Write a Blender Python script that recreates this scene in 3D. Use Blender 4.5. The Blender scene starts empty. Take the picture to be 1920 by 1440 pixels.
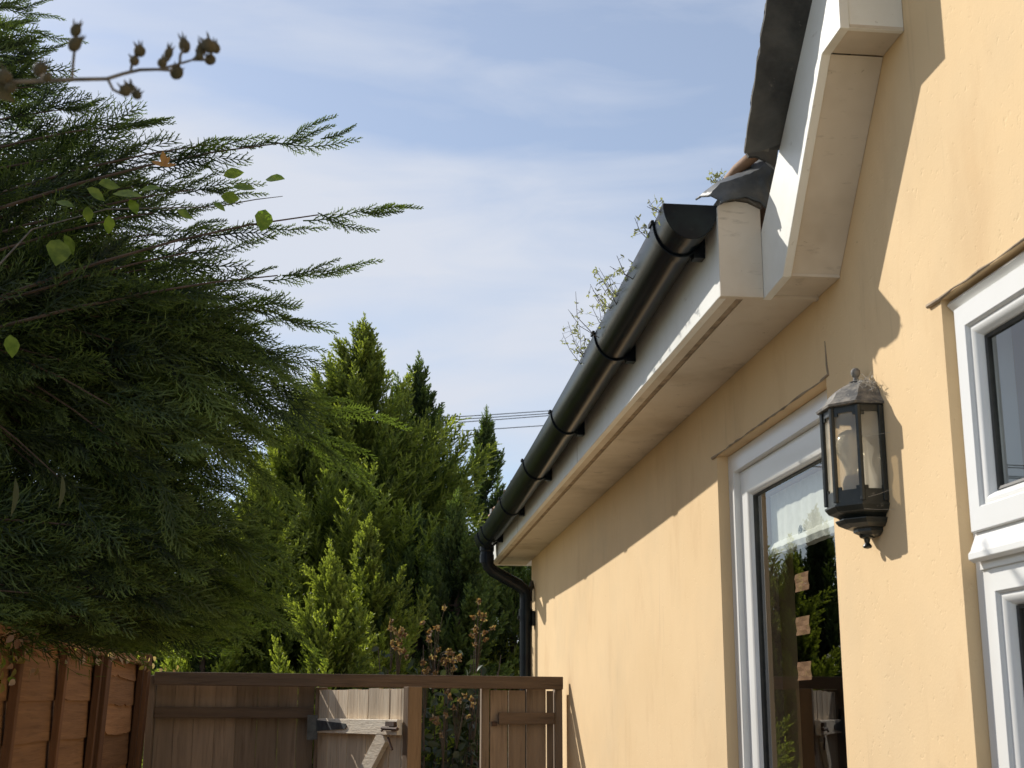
import bpy, math, random
import numpy as np
from mathutils import Vector, Matrix
random.seed(7); rng = np.random.default_rng(11)
SC = bpy.context.scene; COL = SC.collection; R = math.radians

# ------------------------------------------------------------------ camera
FPX = 2500.0; EYE = 1.6
YAW, PITCH, ROLL = R(6.36), R(13.8), R(0.15)
fw = Vector((math.sin(YAW)*math.cos(PITCH), math.cos(YAW)*math.cos(PITCH), math.sin(PITCH)))
rt = Vector((math.cos(YAW), -math.sin(YAW), 0)); up = rt.cross(fw)
rt2 = rt*math.cos(ROLL)+up*math.sin(ROLL); up2 = up*math.cos(ROLL)-rt*math.sin(ROLL)
CAM = Vector((0, 0, EYE))
cd = bpy.data.cameras.new('camera'); cam = bpy.data.objects.new('camera', cd); COL.objects.link(cam)
m = Matrix.Identity(4)
for i in range(3):
    m[i][0] = rt2[i]; m[i][1] = up2[i]; m[i][2] = -fw[i]; m[i][3] = CAM[i]
cam.matrix_world = m
cd.sensor_fit = 'HORIZONTAL'; cd.sensor_width = 36; cd.lens = FPX*36/1920
cd.clip_start = .05; cd.clip_end = 3000
cd.dof.use_dof = True; cd.dof.focus_distance = 4.2; cd.dof.aperture_fstop = 15
SC.camera = cam
def ray(px, py): return rt2*((px-960)/FPX) - up2*((py-720)/FPX) + fw
def PX(px, py, x): d = ray(px, py); return CAM + d*(x/d.x)
def PY(px, py, y): d = ray(px, py); return CAM + d*(y/d.y)

# ------------------------------------------------------------------ sky, sun, exposure
SUN = Vector((-.216, .270, .236)).normalized()          # towards the sun
el = math.asin(SUN.z); az = math.atan2(SUN.x, SUN.y)
w = bpy.data.worlds.new('World'); SC.world = w; w.use_nodes = True
nt = w.node_tree; nt.nodes.clear()
def N(nt, t, **k):
    n = nt.nodes.new(t)
    for a, b in k.items():
        if hasattr(n, a): setattr(n, a, b)
        else: n.inputs[a].default_value = b
    return n
def L(nt, a, b): nt.links.new(a, b)
sky = N(nt, 'ShaderNodeTexSky'); sky.sky_type = 'NISHITA'; sky.sun_disc = False
sky.sun_elevation = el; sky.sun_rotation = az % (2*math.pi); sky.air_density = 1.0; sky.dust_density = .6; sky.ozone_density = 2.2
bg1 = N(nt, 'ShaderNodeBackground'); bg1.inputs['Strength'].default_value = .092
L(nt, sky.outputs[0], bg1.inputs['Color'])
bg2 = N(nt, 'ShaderNodeBackground'); bg2.inputs['Color'].default_value = (.84, .89, 1, 1); bg2.inputs['Strength'].default_value = .61
tc = N(nt, 'ShaderNodeTexCoord')
mp = N(nt, 'ShaderNodeMapping'); mp.inputs['Rotation'].default_value = (-.1053, .3459, .2561); mp.inputs['Scale'].default_value = (1.194, 1.3, 4.62); mp.inputs['Location'].default_value = (-1.038, -.908, -3.514)
L(nt, tc.outputs['Generated'], mp.inputs[0])
n1 = N(nt, 'ShaderNodeTexNoise'); n1.inputs['Scale'].default_value = 1.402; n1.inputs['Detail'].default_value = 4; n1.inputs['Roughness'].default_value = .5; n1.inputs['Distortion'].default_value = .35
n2 = N(nt, 'ShaderNodeTexNoise'); n2.inputs['Scale'].default_value = 5.5; n2.inputs['Detail'].default_value = 8; n2.inputs['Roughness'].default_value = .6; n2.inputs['Distortion'].default_value = .7
L(nt, mp.outputs[0], n1.inputs[0]); L(nt, mp.outputs[0], n2.inputs[0])
ma = N(nt, 'ShaderNodeMath'); ma.operation = 'MULTIPLY_ADD'; ma.inputs[1].default_value = .20
L(nt, n2.outputs[0], ma.inputs[0]); L(nt, n1.outputs[0], ma.inputs[2])
cr = N(nt, 'ShaderNodeValToRGB'); cr.color_ramp.interpolation = 'LINEAR'
cr.color_ramp.elements[0].position = .55; cr.color_ramp.elements[0].color = (.28, .28, .28, 1)
cr.color_ramp.elements[1].position = .77; cr.color_ramp.elements[1].color = (.98, .98, .98, 1)
L(nt, ma.outputs[0], cr.inputs[0])
mx = N(nt, 'ShaderNodeMixShader'); wo = N(nt, 'ShaderNodeOutputWorld')
L(nt, cr.outputs[0], mx.inputs[0]); L(nt, bg1.outputs[0], mx.inputs[1]); L(nt, bg2.outputs[0], mx.inputs[2]); L(nt, mx.outputs[0], wo.inputs[0])
sl = bpy.data.lights.new('sun', 'SUN'); sl.energy = 3.95; sl.angle = R(.53); sl.color = (1, .945, .86)
so = bpy.data.objects.new('sun', sl); COL.objects.link(so); so.rotation_euler = SUN.to_track_quat('Z', 'Y').to_euler(); so.location = (-6, 8, 9)
SC.view_settings.view_transform = 'Standard'; SC.view_settings.look = 'None'; SC.view_settings.gamma = 1
SC.view_settings.exposure = .47
SC.cycles.max_bounces = 10; SC.cycles.transparent_max_bounces = 12; SC.cycles.transmission_bounces = 8

# ------------------------------------------------------------------ materials
def mat(name, col, rough=.6, col2=None, nscale=8, spread=(.35, .65), bump=0, bscale=60, bdist=.002, metal=0, spec=.5, stretch=(1, 1, 1), detail=6, **kw):
    mt = bpy.data.materials.new(name); mt.use_nodes = True; t = mt.node_tree
    b = t.nodes['Principled BSDF']
    b.inputs['Base Color'].default_value = (*col, 1); b.inputs['Roughness'].default_value = rough
    b.inputs['Metallic'].default_value = metal; b.inputs['Specular IOR Level'].default_value = spec
    for k, v in kw.items(): b.inputs[k].default_value = v
    c = N(t, 'ShaderNodeTexCoord'); mpp = N(t, 'ShaderNodeMapping'); mpp.inputs['Scale'].default_value = stretch
    L(t, c.outputs['Object'], mpp.inputs[0])
    mt['mp'] = mpp.name
    if col2:
        n = N(t, 'ShaderNodeTexNoise'); n.inputs['Scale'].default_value = nscale; n.inputs['Detail'].default_value = detail; n.inputs['Roughness'].default_value = .6
        L(t, mpp.outputs[0], n.inputs[0])
        r = N(t, 'ShaderNodeValToRGB'); r.color_ramp.elements[0].position = spread[0]; r.color_ramp.elements[1].position = spread[1]
        r.color_ramp.elements[0].color = (*col, 1); r.color_ramp.elements[1].color = (*col2, 1)
        L(t, n.outputs[0], r.inputs[0]); L(t, r.outputs[0], b.inputs['Base Color'])
    if bump:
        n = N(t, 'ShaderNodeTexNoise'); n.inputs['Scale'].default_value = bscale; n.inputs['Detail'].default_value = 5
        L(t, mpp.outputs[0], n.inputs[0])
        bp = N(t, 'ShaderNodeBump'); bp.inputs['Strength'].default_value = bump; bp.inputs['Distance'].default_value = bdist
        L(t, n.outputs[0], bp.inputs['Height']); L(t, bp.outputs[0], b.inputs['Normal'])
    return mt
def stain(mt, col, scale, lo, hi, amt=1.0, stretch=(1, 1, 1), detail=4):
    """mix a stain colour over whatever feeds Base Color"""
    t = mt.node_tree; b = t.nodes['Principled BSDF']; inp = b.inputs['Base Color']
    c = N(t, 'ShaderNodeTexCoord'); mpp = N(t, 'ShaderNodeMapping'); mpp.inputs['Scale'].default_value = stretch
    L(t, c.outputs['Object'], mpp.inputs[0])
    n = N(t, 'ShaderNodeTexNoise'); n.inputs['Scale'].default_value = scale; n.inputs['Detail'].default_value = detail; n.inputs['Roughness'].default_value = .65
    L(t, mpp.outputs[0], n.inputs[0])
    r = N(t, 'ShaderNodeMapRange'); r.inputs['From Min'].default_value = lo; r.inputs['From Max'].default_value = hi; r.inputs['To Max'].default_value = amt
    L(t, n.outputs[0], r.inputs[0])
    mix = N(t, 'ShaderNodeMix'); mix.data_type = 'RGBA'
    L(t, r.outputs[0], mix.inputs[0]); mix.inputs[7].default_value = (*col, 1)
    if inp.links: L(t, inp.links[0].from_socket, mix.inputs[6])
    else: mix.inputs[6].default_value = inp.default_value
    L(t, mix.outputs[2], inp)
    return mt

# rendered wall: fine sand texture, faint blotches, little pits
M_wall = mat('cream_render', (.79, .59, .35), .93, (.75, .55, .315), 2.2, (.35, .7), bump=0, spec=.12)
stain(M_wall, (.62, .42, .23), 5, .54, .80, .6, (1, 1, .45))
stain(M_wall, (.60, .47, .30), 1.3, .50, .75, .45)
stain(M_wall, (.45, .32, .20), 9, .62, .80, .35, (1, 3, .25))
stain(M_wall, (.35, .25, .15), 150, .70, .78, .7)
stain(M_wall, (.22, .15, .09), 34, .745, .78, .7)
t = M_wall.node_tree; b = t.nodes['Principled BSDF']
c = N(t, 'ShaderNodeTexCoord')
na = N(t, 'ShaderNodeTexNoise'); na.inputs['Scale'].default_value = 230; na.inputs['Detail'].default_value = 3
nb = N(t, 'ShaderNodeTexNoise'); nb.inputs['Scale'].default_value = 70; nb.inputs['Detail'].default_value = 6
nc = N(t, 'ShaderNodeTexNoise'); nc.inputs['Scale'].default_value = 4; nc.inputs['Detail'].default_value = 3
ncr = N(t, 'ShaderNodeMapRange'); ncr.inputs['From Min'].default_value = .62; ncr.inputs['From Max'].default_value = .80; ncr.inputs['To Max'].default_value = -1.0
for n in (na, nb, nc): L(t, c.outputs['Object'], n.inputs[0])
L(t, nb.outputs[0], ncr.inputs[0])
ad = N(t, 'ShaderNodeMath'); ad.operation = 'MULTIPLY_ADD'; ad.inputs[1].default_value = .35; L(t, na.outputs[0], ad.inputs[0]); L(t, ncr.outputs[0], ad.inputs[2])
ad2 = N(t, 'ShaderNodeMath'); ad2.operation = 'MULTIPLY_ADD'; ad2.inputs[1].default_value = 2.6; L(t, nc.outputs[0], ad2.inputs[0]); L(t, ad.outputs[0], ad2.inputs[2])
bp = N(t, 'ShaderNodeBump'); bp.inputs['Strength'].default_value = .42; bp.inputs['Distance'].default_value = .0018
L(t, ad2.outputs[0], bp.inputs['Height']); L(t, bp.outputs[0], b.inputs['Normal'])

M_white = mat('white_gloss_paint', (.80, .80, .75), .42, (.72, .71, .65), 9, (.4, .75), bump=.25, bscale=40, bdist=.001)
stain(M_white, (.30, .25, .18), 38, .66, .76, .6, (1, .25, 1))
stain(M_white, (.20, .16, .11), 90, .70, .76, .7)
M_soff = mat('cream_soffit_paint', (.68, .605, .50), .6, (.58, .51, .41), 3, (.35, .7), bump=.15, bscale=30, bdist=.001)
stain(M_soff, (.14, .10, .065), 34, .69, .74, .8)
stain(M_soff, (.30, .24, .16), 2.2, .48, .72, .6)
stain(M_soff, (.42, .32, .20), 4, .5, .8, .55)
stain(M_soff, (.16, .12, .08), 11, .60, .72, .45, (1, 1, 6))
M_grime = mat('weathered_cut_edge', (.20, .15, .10), .85, (.40, .31, .21), 22, bump=.3)
M_upvc = mat('white_upvc', (.80, .80, .78), .28, (.75, .75, .72), 3, spec=.5)
M_seal = mat('black_rubber_seal', (.03, .03, .03), .6, (.06, .06, .05), 30)
M_pvc = mat('black_gutter_plastic', (.006, .008, .013), .27, (.013, .023, .027), 14, (.4, .8), bump=.04, bscale=12, bdist=.001, spec=.22)
stain(M_pvc, (.08, .085, .085), 60, .66, .80, .18, (1, .3, 1))
M_lead = mat('lead_flashing', (.055, .062, .066), .55, (.13, .135, .135), 16, (.4, .7), bump=.5, bscale=18, bdist=.006, metal=.2)
M_felt = mat('weathered_undercloak', (.035, .036, .035), .9, (.10, .098, .09), 10, (.38, .7), bump=.5, bscale=60, bdist=.003)
stain(M_felt, (.25, .24, .21), 45, .66, .78, .6)
M_mortar = mat('crumbling_mortar', (.20, .18, .15), .95, (.08, .07, .055), 45, bump=.9, bscale=90, bdist=.006)
M_clay = mat('clay_tile', (.34, .19, .10), .8, (.22, .13, .08), 9, bump=.4, bscale=70)
M_black = mat('lantern_black', (.014, .018, .017), .38, (.028, .032, .030), 35, (.4, .7), bump=.25, bscale=120, bdist=.0008)
stain(M_black, (.30, .28, .24), 70, .62, .74, .55)
M_dusty = mat('lantern_dusty_roof', (.085, .085, .085), .75, (.24, .22, .19), 55, (.4, .62), bump=.6, bscale=160, bdist=.0012)
stain(M_dusty, (.42, .40, .35), 120, .62, .7, .7)
M_refl = mat('lantern_back_lining', (.62, .60, .55), .35, (.5, .48, .43), 20)
M_bulb = mat('frosted_bulb', (.92, .86, .72), .22, (.85, .78, .62), 6, **{'Transmission Weight': .35})
M_lampholder = mat('lampholder_plastic', (.35, .32, .28), .5, (.28, .25, .22), 20)
M_web = mat('cobweb', (.62, .60, .56), .9, (.4, .38, .34), 80)
M_gray = mat('grey_galvanised_strap', (.13, .14, .14), .55, (.06, .065, .065), 30, metal=.4, bump=.3)
M_rust = mat('rusty_bolt', (.10, .05, .03), .8, (.05, .03, .02), 60, bump=.5)
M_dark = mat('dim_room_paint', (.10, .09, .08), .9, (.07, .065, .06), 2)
M_blind = mat('cream_blind_fabric', (.84, .83, .75), .9, (.76, .75, .66), 40, bump=.3, bscale=200, bdist=.001)
M_paper = mat('brown_card', (.34, .17, .08), .9, (.27, .13, .06), 14)
M_motif = mat('printed_flower', (.05, .09, .05), .9, (.10, .12, .10), 50)
M_cable = mat('overhead_wire', (.10, .11, .12), .6, (.08, .08, .09), 5)

def wood(name, a, b_, dark, stretch, rough=.85, knots=True):
    mt = mat(name, a, rough, b_, 5, (.3, .7), stretch=stretch, detail=8, spec=.2)
    t = mt.node_tree; bs = t.nodes['Principled BSDF']
    stain(mt, dark, 7, .52, .78, .75, tuple(s*1.6 for s in stretch), 8)
    at = N(t, 'ShaderNodeAttribute'); at.attribute_name = 'tone'; at.attribute_type = 'GEOMETRY'
    hs = N(t, 'ShaderNodeHueSaturation'); L(t, bs.inputs['Base Color'].links[0].from_socket, hs.inputs['Color'])
    mr = N(t, 'ShaderNodeMapRange'); mr.inputs['To Min'].default_value = .62; mr.inputs['To Max'].default_value = 1.3
    L(t, at.outputs['Fac'], mr.inputs[0]); L(t, mr.outputs[0], hs.inputs['Value']); L(t, hs.outputs[0], bs.inputs['Base Color'])
    n = N(t, 'ShaderNodeTexNoise'); n.inputs['Scale'].default_value = 26; n.inputs['Detail'].default_value = 7
    mpp = t.nodes[mt['mp']]; L(t, mpp.outputs[0], n.inputs[0])
    bp = N(t, 'ShaderNodeBump'); bp.inputs['Strength'].default_value = .7; bp.inputs['Distance'].default_value = .003
    L(t, n.outputs[0], bp.inputs['Height']); L(t, bp.outputs[0], bs.inputs['Normal'])
    return mt
M_lap = wood('brown_stained_lap_board', (.34, .185, .088), (.22, .115, .055), (.09, .045, .022), (5, .35, 9))
M_lapv = wood('brown_stained_batten', (.17, .085, .042), (.10, .05, .026), (.045, .022, .012), (5, 5, .5))
M_bd = wood('weathered_grey_board', (.31, .235, .17), (.20, .15, .108), (.075, .052, .038), (5, 5, .35))
M_bdx = wood('weathered_grey_rail', (.20, .14, .095), (.12, .085, .06), (.05, .035, .025), (.35, 5, 5))
M_gate = wood('bleached_gate_board', (.66, .55, .40), (.50, .39, .27), (.17, .105, .065), (6, 6, .4))
M_gatex = wood('pale_gate_rail', (.78, .70, .57), (.62, .53, .40), (.32, .22, .14), (1.2, 1.2, 5))
M_gedge = wood('gate_end_grain_frame', (.24, .165, .105), (.17, .115, .07), (.07, .045, .03), (5, 5, .4))

def foliage(name, base, base2, tip, trans=.4, rough=.5, nscale=5):
    mt = bpy.data.materials.new(name); mt.use_nodes = True; t = mt.node_tree; t.nodes.clear()
    c = N(t, 'ShaderNodeTexCoord'); n = N(t, 'ShaderNodeTexNoise'); n.inputs['Scale'].default_value = nscale; n.inputs['Detail'].default_value = 3
    L(t, c.outputs['Object'], n.inputs[0])
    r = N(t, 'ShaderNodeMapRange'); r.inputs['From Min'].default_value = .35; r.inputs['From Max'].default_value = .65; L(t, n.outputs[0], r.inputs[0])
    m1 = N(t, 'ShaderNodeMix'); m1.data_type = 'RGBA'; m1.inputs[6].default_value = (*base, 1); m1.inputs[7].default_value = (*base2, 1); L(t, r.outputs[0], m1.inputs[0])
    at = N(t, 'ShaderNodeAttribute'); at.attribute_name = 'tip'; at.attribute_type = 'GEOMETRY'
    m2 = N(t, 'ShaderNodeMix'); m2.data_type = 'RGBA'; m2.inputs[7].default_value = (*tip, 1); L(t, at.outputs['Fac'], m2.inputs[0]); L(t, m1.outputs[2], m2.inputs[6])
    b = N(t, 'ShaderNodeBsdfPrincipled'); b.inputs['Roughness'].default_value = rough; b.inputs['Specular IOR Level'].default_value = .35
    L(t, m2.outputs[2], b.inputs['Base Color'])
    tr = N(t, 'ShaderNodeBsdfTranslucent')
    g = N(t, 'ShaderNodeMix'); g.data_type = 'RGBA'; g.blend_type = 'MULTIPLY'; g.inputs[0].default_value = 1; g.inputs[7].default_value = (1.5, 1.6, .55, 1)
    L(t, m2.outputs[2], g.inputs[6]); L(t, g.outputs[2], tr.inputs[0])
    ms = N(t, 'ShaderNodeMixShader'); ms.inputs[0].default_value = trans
    o = N(t, 'ShaderNodeOutputMaterial'); L(t, b.outputs[0], ms.inputs[1]); L(t, tr.outputs[0], ms.inputs[2]); L(t, ms.outputs[0], o.inputs[0])
    return mt
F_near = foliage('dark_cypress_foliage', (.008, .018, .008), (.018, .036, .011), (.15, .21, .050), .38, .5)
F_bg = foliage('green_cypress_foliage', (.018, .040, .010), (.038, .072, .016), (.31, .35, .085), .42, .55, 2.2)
F_bgd = foliage('shaded_cypress_foliage', (.018, .036, .016), (.030, .055, .022), (.17, .23, .075), .33, .55, 2.2)  # darker copy of the cypress green, shade put into the colour
F_leaf = foliage('broad_green_leaf', (.08, .15, .02), (.20, .28, .045), (.30, .24, .08), .55, .4, 45)
F_red = foliage('young_copper_leaf', (.45, .22, .08), (.38, .20, .08), (.5, .3, .1), .5, .4, 20)
F_shrub = foliage('dull_shrub_leaf', (.030, .045, .026), (.045, .06, .034), (.08, .09, .05), .25, .5, 9)
F_seed = foliage('dried_flower_cluster', (.17, .085, .05), (.26, .15, .09), (.42, .32, .24), .3, .8, 30)
F_weed = foliage('silvery_weed_leaf', (.11, .13, .09), (.19, .21, .16), (.40, .40, .30), .35, .6, 30)
F_bud = foliage('green_brown_bud', (.05, .05, .03), (.085, .07, .04), (.10, .11, .05), .08, .8, 90)
M_bark = mat('conifer_bark', (.10, .065, .045), .95, (.05, .035, .025), 20, bump=.8, bscale=40, bdist=.01, stretch=(1, 1, .3))
M_twig = mat('brown_twig', (.055, .042, .032), .85, (.09, .07, .055), 30, bump=.3)
M_stem = mat('grey_green_stem', (.055, .055, .05), .7, (.15, .13, .10), 60)

def glassmat(name, tint=(1, 1, 1), rough=0.0, extra=.0):
    mt = bpy.data.materials.new(name); mt.use_nodes = True; t = mt.node_tree; t.nodes.clear()
    ge = N(t, 'ShaderNodeNewGeometry'); dt = N(t, 'ShaderNodeVectorMath'); dt.operation = 'DOT_PRODUCT'; L(t, ge.outputs['Normal'], dt.inputs[0]); L(t, ge.outputs['Incoming'], dt.inputs[1])
    ab = N(t, 'ShaderNodeMath'); ab.operation = 'ABSOLUTE'; L(t, dt.outputs['Value'], ab.inputs[0])
    iv_ = N(t, 'ShaderNodeMath'); iv_.operation = 'SUBTRACT'; iv_.inputs[0].default_value = 1; L(t, ab.outputs[0], iv_.inputs[1])
    pw = N(t, 'ShaderNodeMath'); pw.operation = 'POWER'; pw.inputs[1].default_value = 5; L(t, iv_.outputs[0], pw.inputs[0])
    a = N(t, 'ShaderNodeMath'); a.operation = 'MULTIPLY_ADD'; a.inputs[1].default_value = .9; a.inputs[2].default_value = .045+extra; L(t, pw.outputs[0], a.inputs[0])
    tr = N(t, 'ShaderNodeBsdfTransparent'); tr.inputs[0].default_value = (*tint, 1)
    gl = N(t, 'ShaderNodeBsdfGlossy'); gl.inputs['Roughness'].default_value = rough
    ms = N(t, 'ShaderNodeMixShader'); o = N(t, 'ShaderNodeOutputMaterial')
    L(t, a.outputs[0], ms.inputs[0]); L(t, tr.outputs[0], ms.inputs[1]); L(t, gl.outputs[0], ms.inputs[2]); L(t, ms.outputs[0], o.inputs[0])
    return mt
M_glass = glassmat('double_glazing', (.84, .87, .86), .0, .08)
M_pane = glassmat('dusty_lantern_glass', (.90, .87, .80), .12, .02)
t = M_pane.node_tree; o_ = [n for n in t.nodes if n.type == 'OUTPUT_MATERIAL'][0]; src_ = o_.inputs[0].links[0].from_socket
df = N(t, 'ShaderNodeBsdfDiffuse'); df.inputs[0].default_value = (.80, .75, .66, 1); tl = N(t, 'ShaderNodeBsdfTranslucent'); tl.inputs[0].default_value = (.85, .80, .68, 1)
m1_ = N(t, 'ShaderNodeMixShader'); m1_.inputs[0].default_value = .5; L(t, df.outputs[0], m1_.inputs[1]); L(t, tl.outputs[0], m1_.inputs[2])
m2_ = N(t, 'ShaderNodeMixShader'); m2_.inputs[0].default_value = .40; L(t, src_, m2_.inputs[1]); L(t, m1_.outputs[0], m2_.inputs[2]); L(t, m2_.outputs[0], o_.inputs[0])

# ------------------------------------------------------------------ mesh helpers
def tag(o, label=None, cat=None, group=None, kind=None):
    if label: o['label'] = label
    if cat: o['category'] = cat
    if group: o['group'] = group
    if kind: o['kind'] = kind
    return o
def empty(name, loc, label=None, cat=None, group=None, kind=None):
    o = bpy.data.objects.new(name, None); COL.objects.link(o); o.location = loc; o.empty_display_size = .1
    return tag(o, label, cat, group, kind)
def link(name, me, m, parent=None, loc=None):
    o = bpy.data.objects.new(name, me); COL.objects.link(o)
    if m: me.materials.append(m)
    if parent:
        o.parent = parent
        pl = parent.location.copy() if parent.type == 'EMPTY' else Vector((0, 0, 0))
        o.matrix_parent_inverse = Matrix.Translation(-pl)
    return o
class MB:
    def __init__(s): s.v = []; s.f = []; s.tone = []; s.t = .5
    def add(s, vs, fs):
        n = len(s.v); s.v += [tuple(v) for v in vs]; s.f += [tuple(i+n for i in f) for f in fs]; s.tone += [s.t]*len(vs); return s
    def box(s, a, b):
        x0, y0, z0 = a; x1, y1, z1 = b
        return s.add([(x0,y0,z0),(x1,y0,z0),(x1,y1,z0),(x0,y1,z0),(x0,y0,z1),(x1,y0,z1),(x1,y1,z1),(x0,y1,z1)],
                     [(0,3,2,1),(4,5,6,7),(0,1,5,4),(1,2,6,5),(2,3,7,6),(3,0,4,7)])
    def bar(s, p, q, w, h, upv=(0, 0, 1)):      # box along p->q, w sideways, h along upv
        p = Vector(p); q = Vector(q); d = (q-p).normalized(); u = Vector(upv); sd = d.cross(u).normalized(); u = sd.cross(d)
        vs = [e + sd*(w/2*a) + u*(h/2*b) for e in (p, q) for a, b in ((-1,-1),(1,-1),(1,1),(-1,1))]
        return s.add(vs, [(0,1,2,3),(7,6,5,4),(0,4,5,1),(1,5,6,2),(2,6,7,3),(3,7,4,0)])
    def tube(s, pts, rad, n=8, cap=True):
        pts = [Vector(p) for p in pts]; k = len(pts)
        if not hasattr(rad, '__len__'): rad = [rad]*k
        vs = []; ref = None
        for i, p in enumerate(pts):
            d = (pts[min(i+1, k-1)]-pts[max(i-1, 0)]).normalized()
            if ref is None: ref = d.orthogonal().normalized()
            ref = (ref - d*ref.dot(d)).normalized(); b = d.cross(ref)
            for j in range(n):
                a = 2*math.pi*j/n; vs.append(p + (ref*math.cos(a)+b*math.sin(a))*rad[i])
        fs = [(i*n+j, i*n+(j+1) % n, (i+1)*n+(j+1) % n, (i+1)*n+j) for i in range(k-1) for j in range(n)]
        if cap: fs += [tuple(range(n-1, -1, -1)), tuple((k-1)*n+j for j in range(n))]
        return s.add(vs, fs)
    def lathe(s, c, prof, n=24):               # prof [(r,z)], axis z at c
        vs = [(c[0]+r*math.cos(2*math.pi*j/n), c[1]+r*math.sin(2*math.pi*j/n), c[2]+z) for r, z in prof for j in range(n)]
        k = len(prof)
        fs = [(i*n+j, i*n+(j+1) % n, (i+1)*n+(j+1) % n, (i+1)*n+j) for i in range(k-1) for j in range(n)]
        return s.add(vs, fs)
    def prism(s, poly, fn, a, b):              # poly 2D, fn(u,v,w)->xyz, extruded from w=a to w=b
        n = len(poly)
        vs = [fn(u, v, a) for u, v in poly]+[fn(u, v, b) for u, v in poly]
        return s.add(vs, [tuple(range(n)), tuple(range(2*n-1, n-1, -1))]+[(i, i+n, (i+1) % n+n, (i+1) % n) for i in range(n)])
    def build(s, name, m, parent=None, smooth=False, bevel=0, fix=True):
        me = bpy.data.meshes.new(name); me.from_pydata(s.v, [], s.f)
        a = me.attributes.new('tone', 'FLOAT', 'POINT'); a.data.foreach_set('value', s.tone)
        if fix:
            import bmesh
            bm = bmesh.new(); bm.from_mesh(me); bmesh.ops.recalc_face_normals(bm, faces=bm.faces); bm.to_mesh(me); bm.free()
        me.update()
        if smooth: me.polygons.foreach_set('use_smooth', [True]*len(me.polygons))
        o = link(name, me, m, parent)
        if bevel:
            md = o.modifiers.new('bevel', 'BEVEL'); md.width = bevel; md.segments = 2; md.limit_method = 'ANGLE'; md.angle_limit = R(40)
        if smooth:
            try: me.set_sharp_from_angle(angle=R(38))
            except Exception: pass
        return o
def np_mesh(name, V, F, m, parent=None, tip=None):
    me = bpy.data.meshes.new(name); k = F.shape[1]
    me.vertices.add(len(V)); me.vertices.foreach_set('co', V.astype(np.float32).ravel())
    me.loops.add(F.size); me.loops.foreach_set('vertex_index', F.astype(np.int32).ravel())
    me.polygons.add(len(F)); me.polygons.foreach_set('loop_start', np.arange(0, F.size, k, dtype=np.int32))
    me.update(calc_edges=True)
    if tip is not None:
        a = me.attributes.new('tip', 'FLOAT', 'POINT'); a.data.foreach_set('value', tip.astype(np.float32))
    return link(name, me, m, parent)

# ------------------------------------------------------------------ ground
def sheet(name, x0, x1, y0, y1, z, m, label):
    o = MB().add([(x0,y0,z),(x1,y0,z),(x1,y1,z),(x0,y1,z)], [(0,1,2,3)]).build(name, m); tag(o, label, None, None, 'structure'); return o
M_ground = mat('dry_garden_grass', (.13, .13, .06), .95, (.20, .17, .10), 1.2, bump=.4, bscale=8)
M_path = mat('concrete_path', (.50, .48, .43), .9, (.34, .32, .29), 3, bump=.3, bscale=60)
sheet('ground', -400, 400, -400, 400, 0, M_ground, 'garden ground')
sheet('bounce_paving', -7, .945, -14, -2.6, .02, mat('pale_bounce_paving', (.50, .47, .42), .9, (.42, .39, .34), 3, bump=.3, bscale=60), 'pale paving added unseen behind the viewer to bounce light')  # unseen pale sheet added to bounce light onto shaded wall and soffit
o = MB().box((-.90, -2.6, .004), (.948, 5.9, .03)).build('path', M_path); tag(o, 'pale concrete side path between house and fence', None, None, 'structure')

# ================================================================== HOUSE
W = .95
house = empty('rendered_house', (2.2, 3, 0), 'cream rendered single storey house with white eaves and black gutter on the right', 'house')
HF = 7.50                       # far corner y
# openings (y0,y1,z0,z1): glazed door, near window
dtop = PX(1344, 856, W); DY1 = dtop.y; DZ1 = dtop.z; DY0 = PX(1549, 712, W).y
wtop = PX(1764, 562, W); WY1 = wtop.y; WZ1 = wtop.z; WY0 = WY1-1.25
print('door', DY0, DY1, DZ1, 'window', WY1, WZ1)
DZ0, WZ0 = .12, .95
ys = sorted([-2.5, WY0, WY1, DY0, DY1, HF] + [y for y in np.arange(-2, 7.4, .5)])
zs = sorted([0, DZ0, WZ0, DZ1, WZ1, 2.47, 4.0] + [.5, 1.4, 3.2])
ys = [y for i, y in enumerate(ys) if i == 0 or y-ys[i-1] > 1e-4]; zs = [z for i, z in enumerate(zs) if i == 0 or z-zs[i-1] > 1e-4]
def inop(y, z): return (DY0 < y < DY1 and DZ0 < z < DZ1) or (WY0 < y < WY1 and WZ0 < z < WZ1)
wb = MB()
for i in range(len(ys)-1):
    for j in range(len(zs)-1):
        yc, zc = (ys[i]+ys[i+1])/2, (zs[j]+zs[j+1])/2
        if inop(yc, zc): continue
        if zc > 2.47 and yc > 2.72: continue
        wb.add([(W, ys[i], zs[j]), (W, ys[i+1], zs[j]), (W, ys[i+1], zs[j+1]), (W, ys[i], zs[j+1])], [(3, 2, 1, 0)])
for (y0, y1, z0, z1) in ((DY0, DY1, DZ0, DZ1), (WY0, WY1, WZ0, WZ1)):
    X1 = W+.20
    wb.add([(W,y0,z0),(X1,y0,z0),(X1,y0,z1),(W,y0,z1)], [(0,1,2,3)]); wb.add([(W,y1,z0),(X1,y1,z0),(X1,y1,z1),(W,y1,z1)], [(3,2,1,0)])
    wb.add([(W,y0,z1),(X1,y0,z1),(X1,y1,z1),(W,y1,z1)], [(0,1,2,3)]); wb.add([(W,y0,z0),(X1,y0,z0),(X1,y1,z0),(W,y1,z0)], [(3,2,1,0)])
wb.add([(W,HF,0),(5.5,HF,0),(5.5,HF,2.47),(W,HF,2.47)], [(0,1,2,3)])
wb.add([(5.5,HF,0),(5.5,-2.5,0),(5.5,-2.5,4),(5.5,HF,4)], [(0,1,2,3)])
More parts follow.
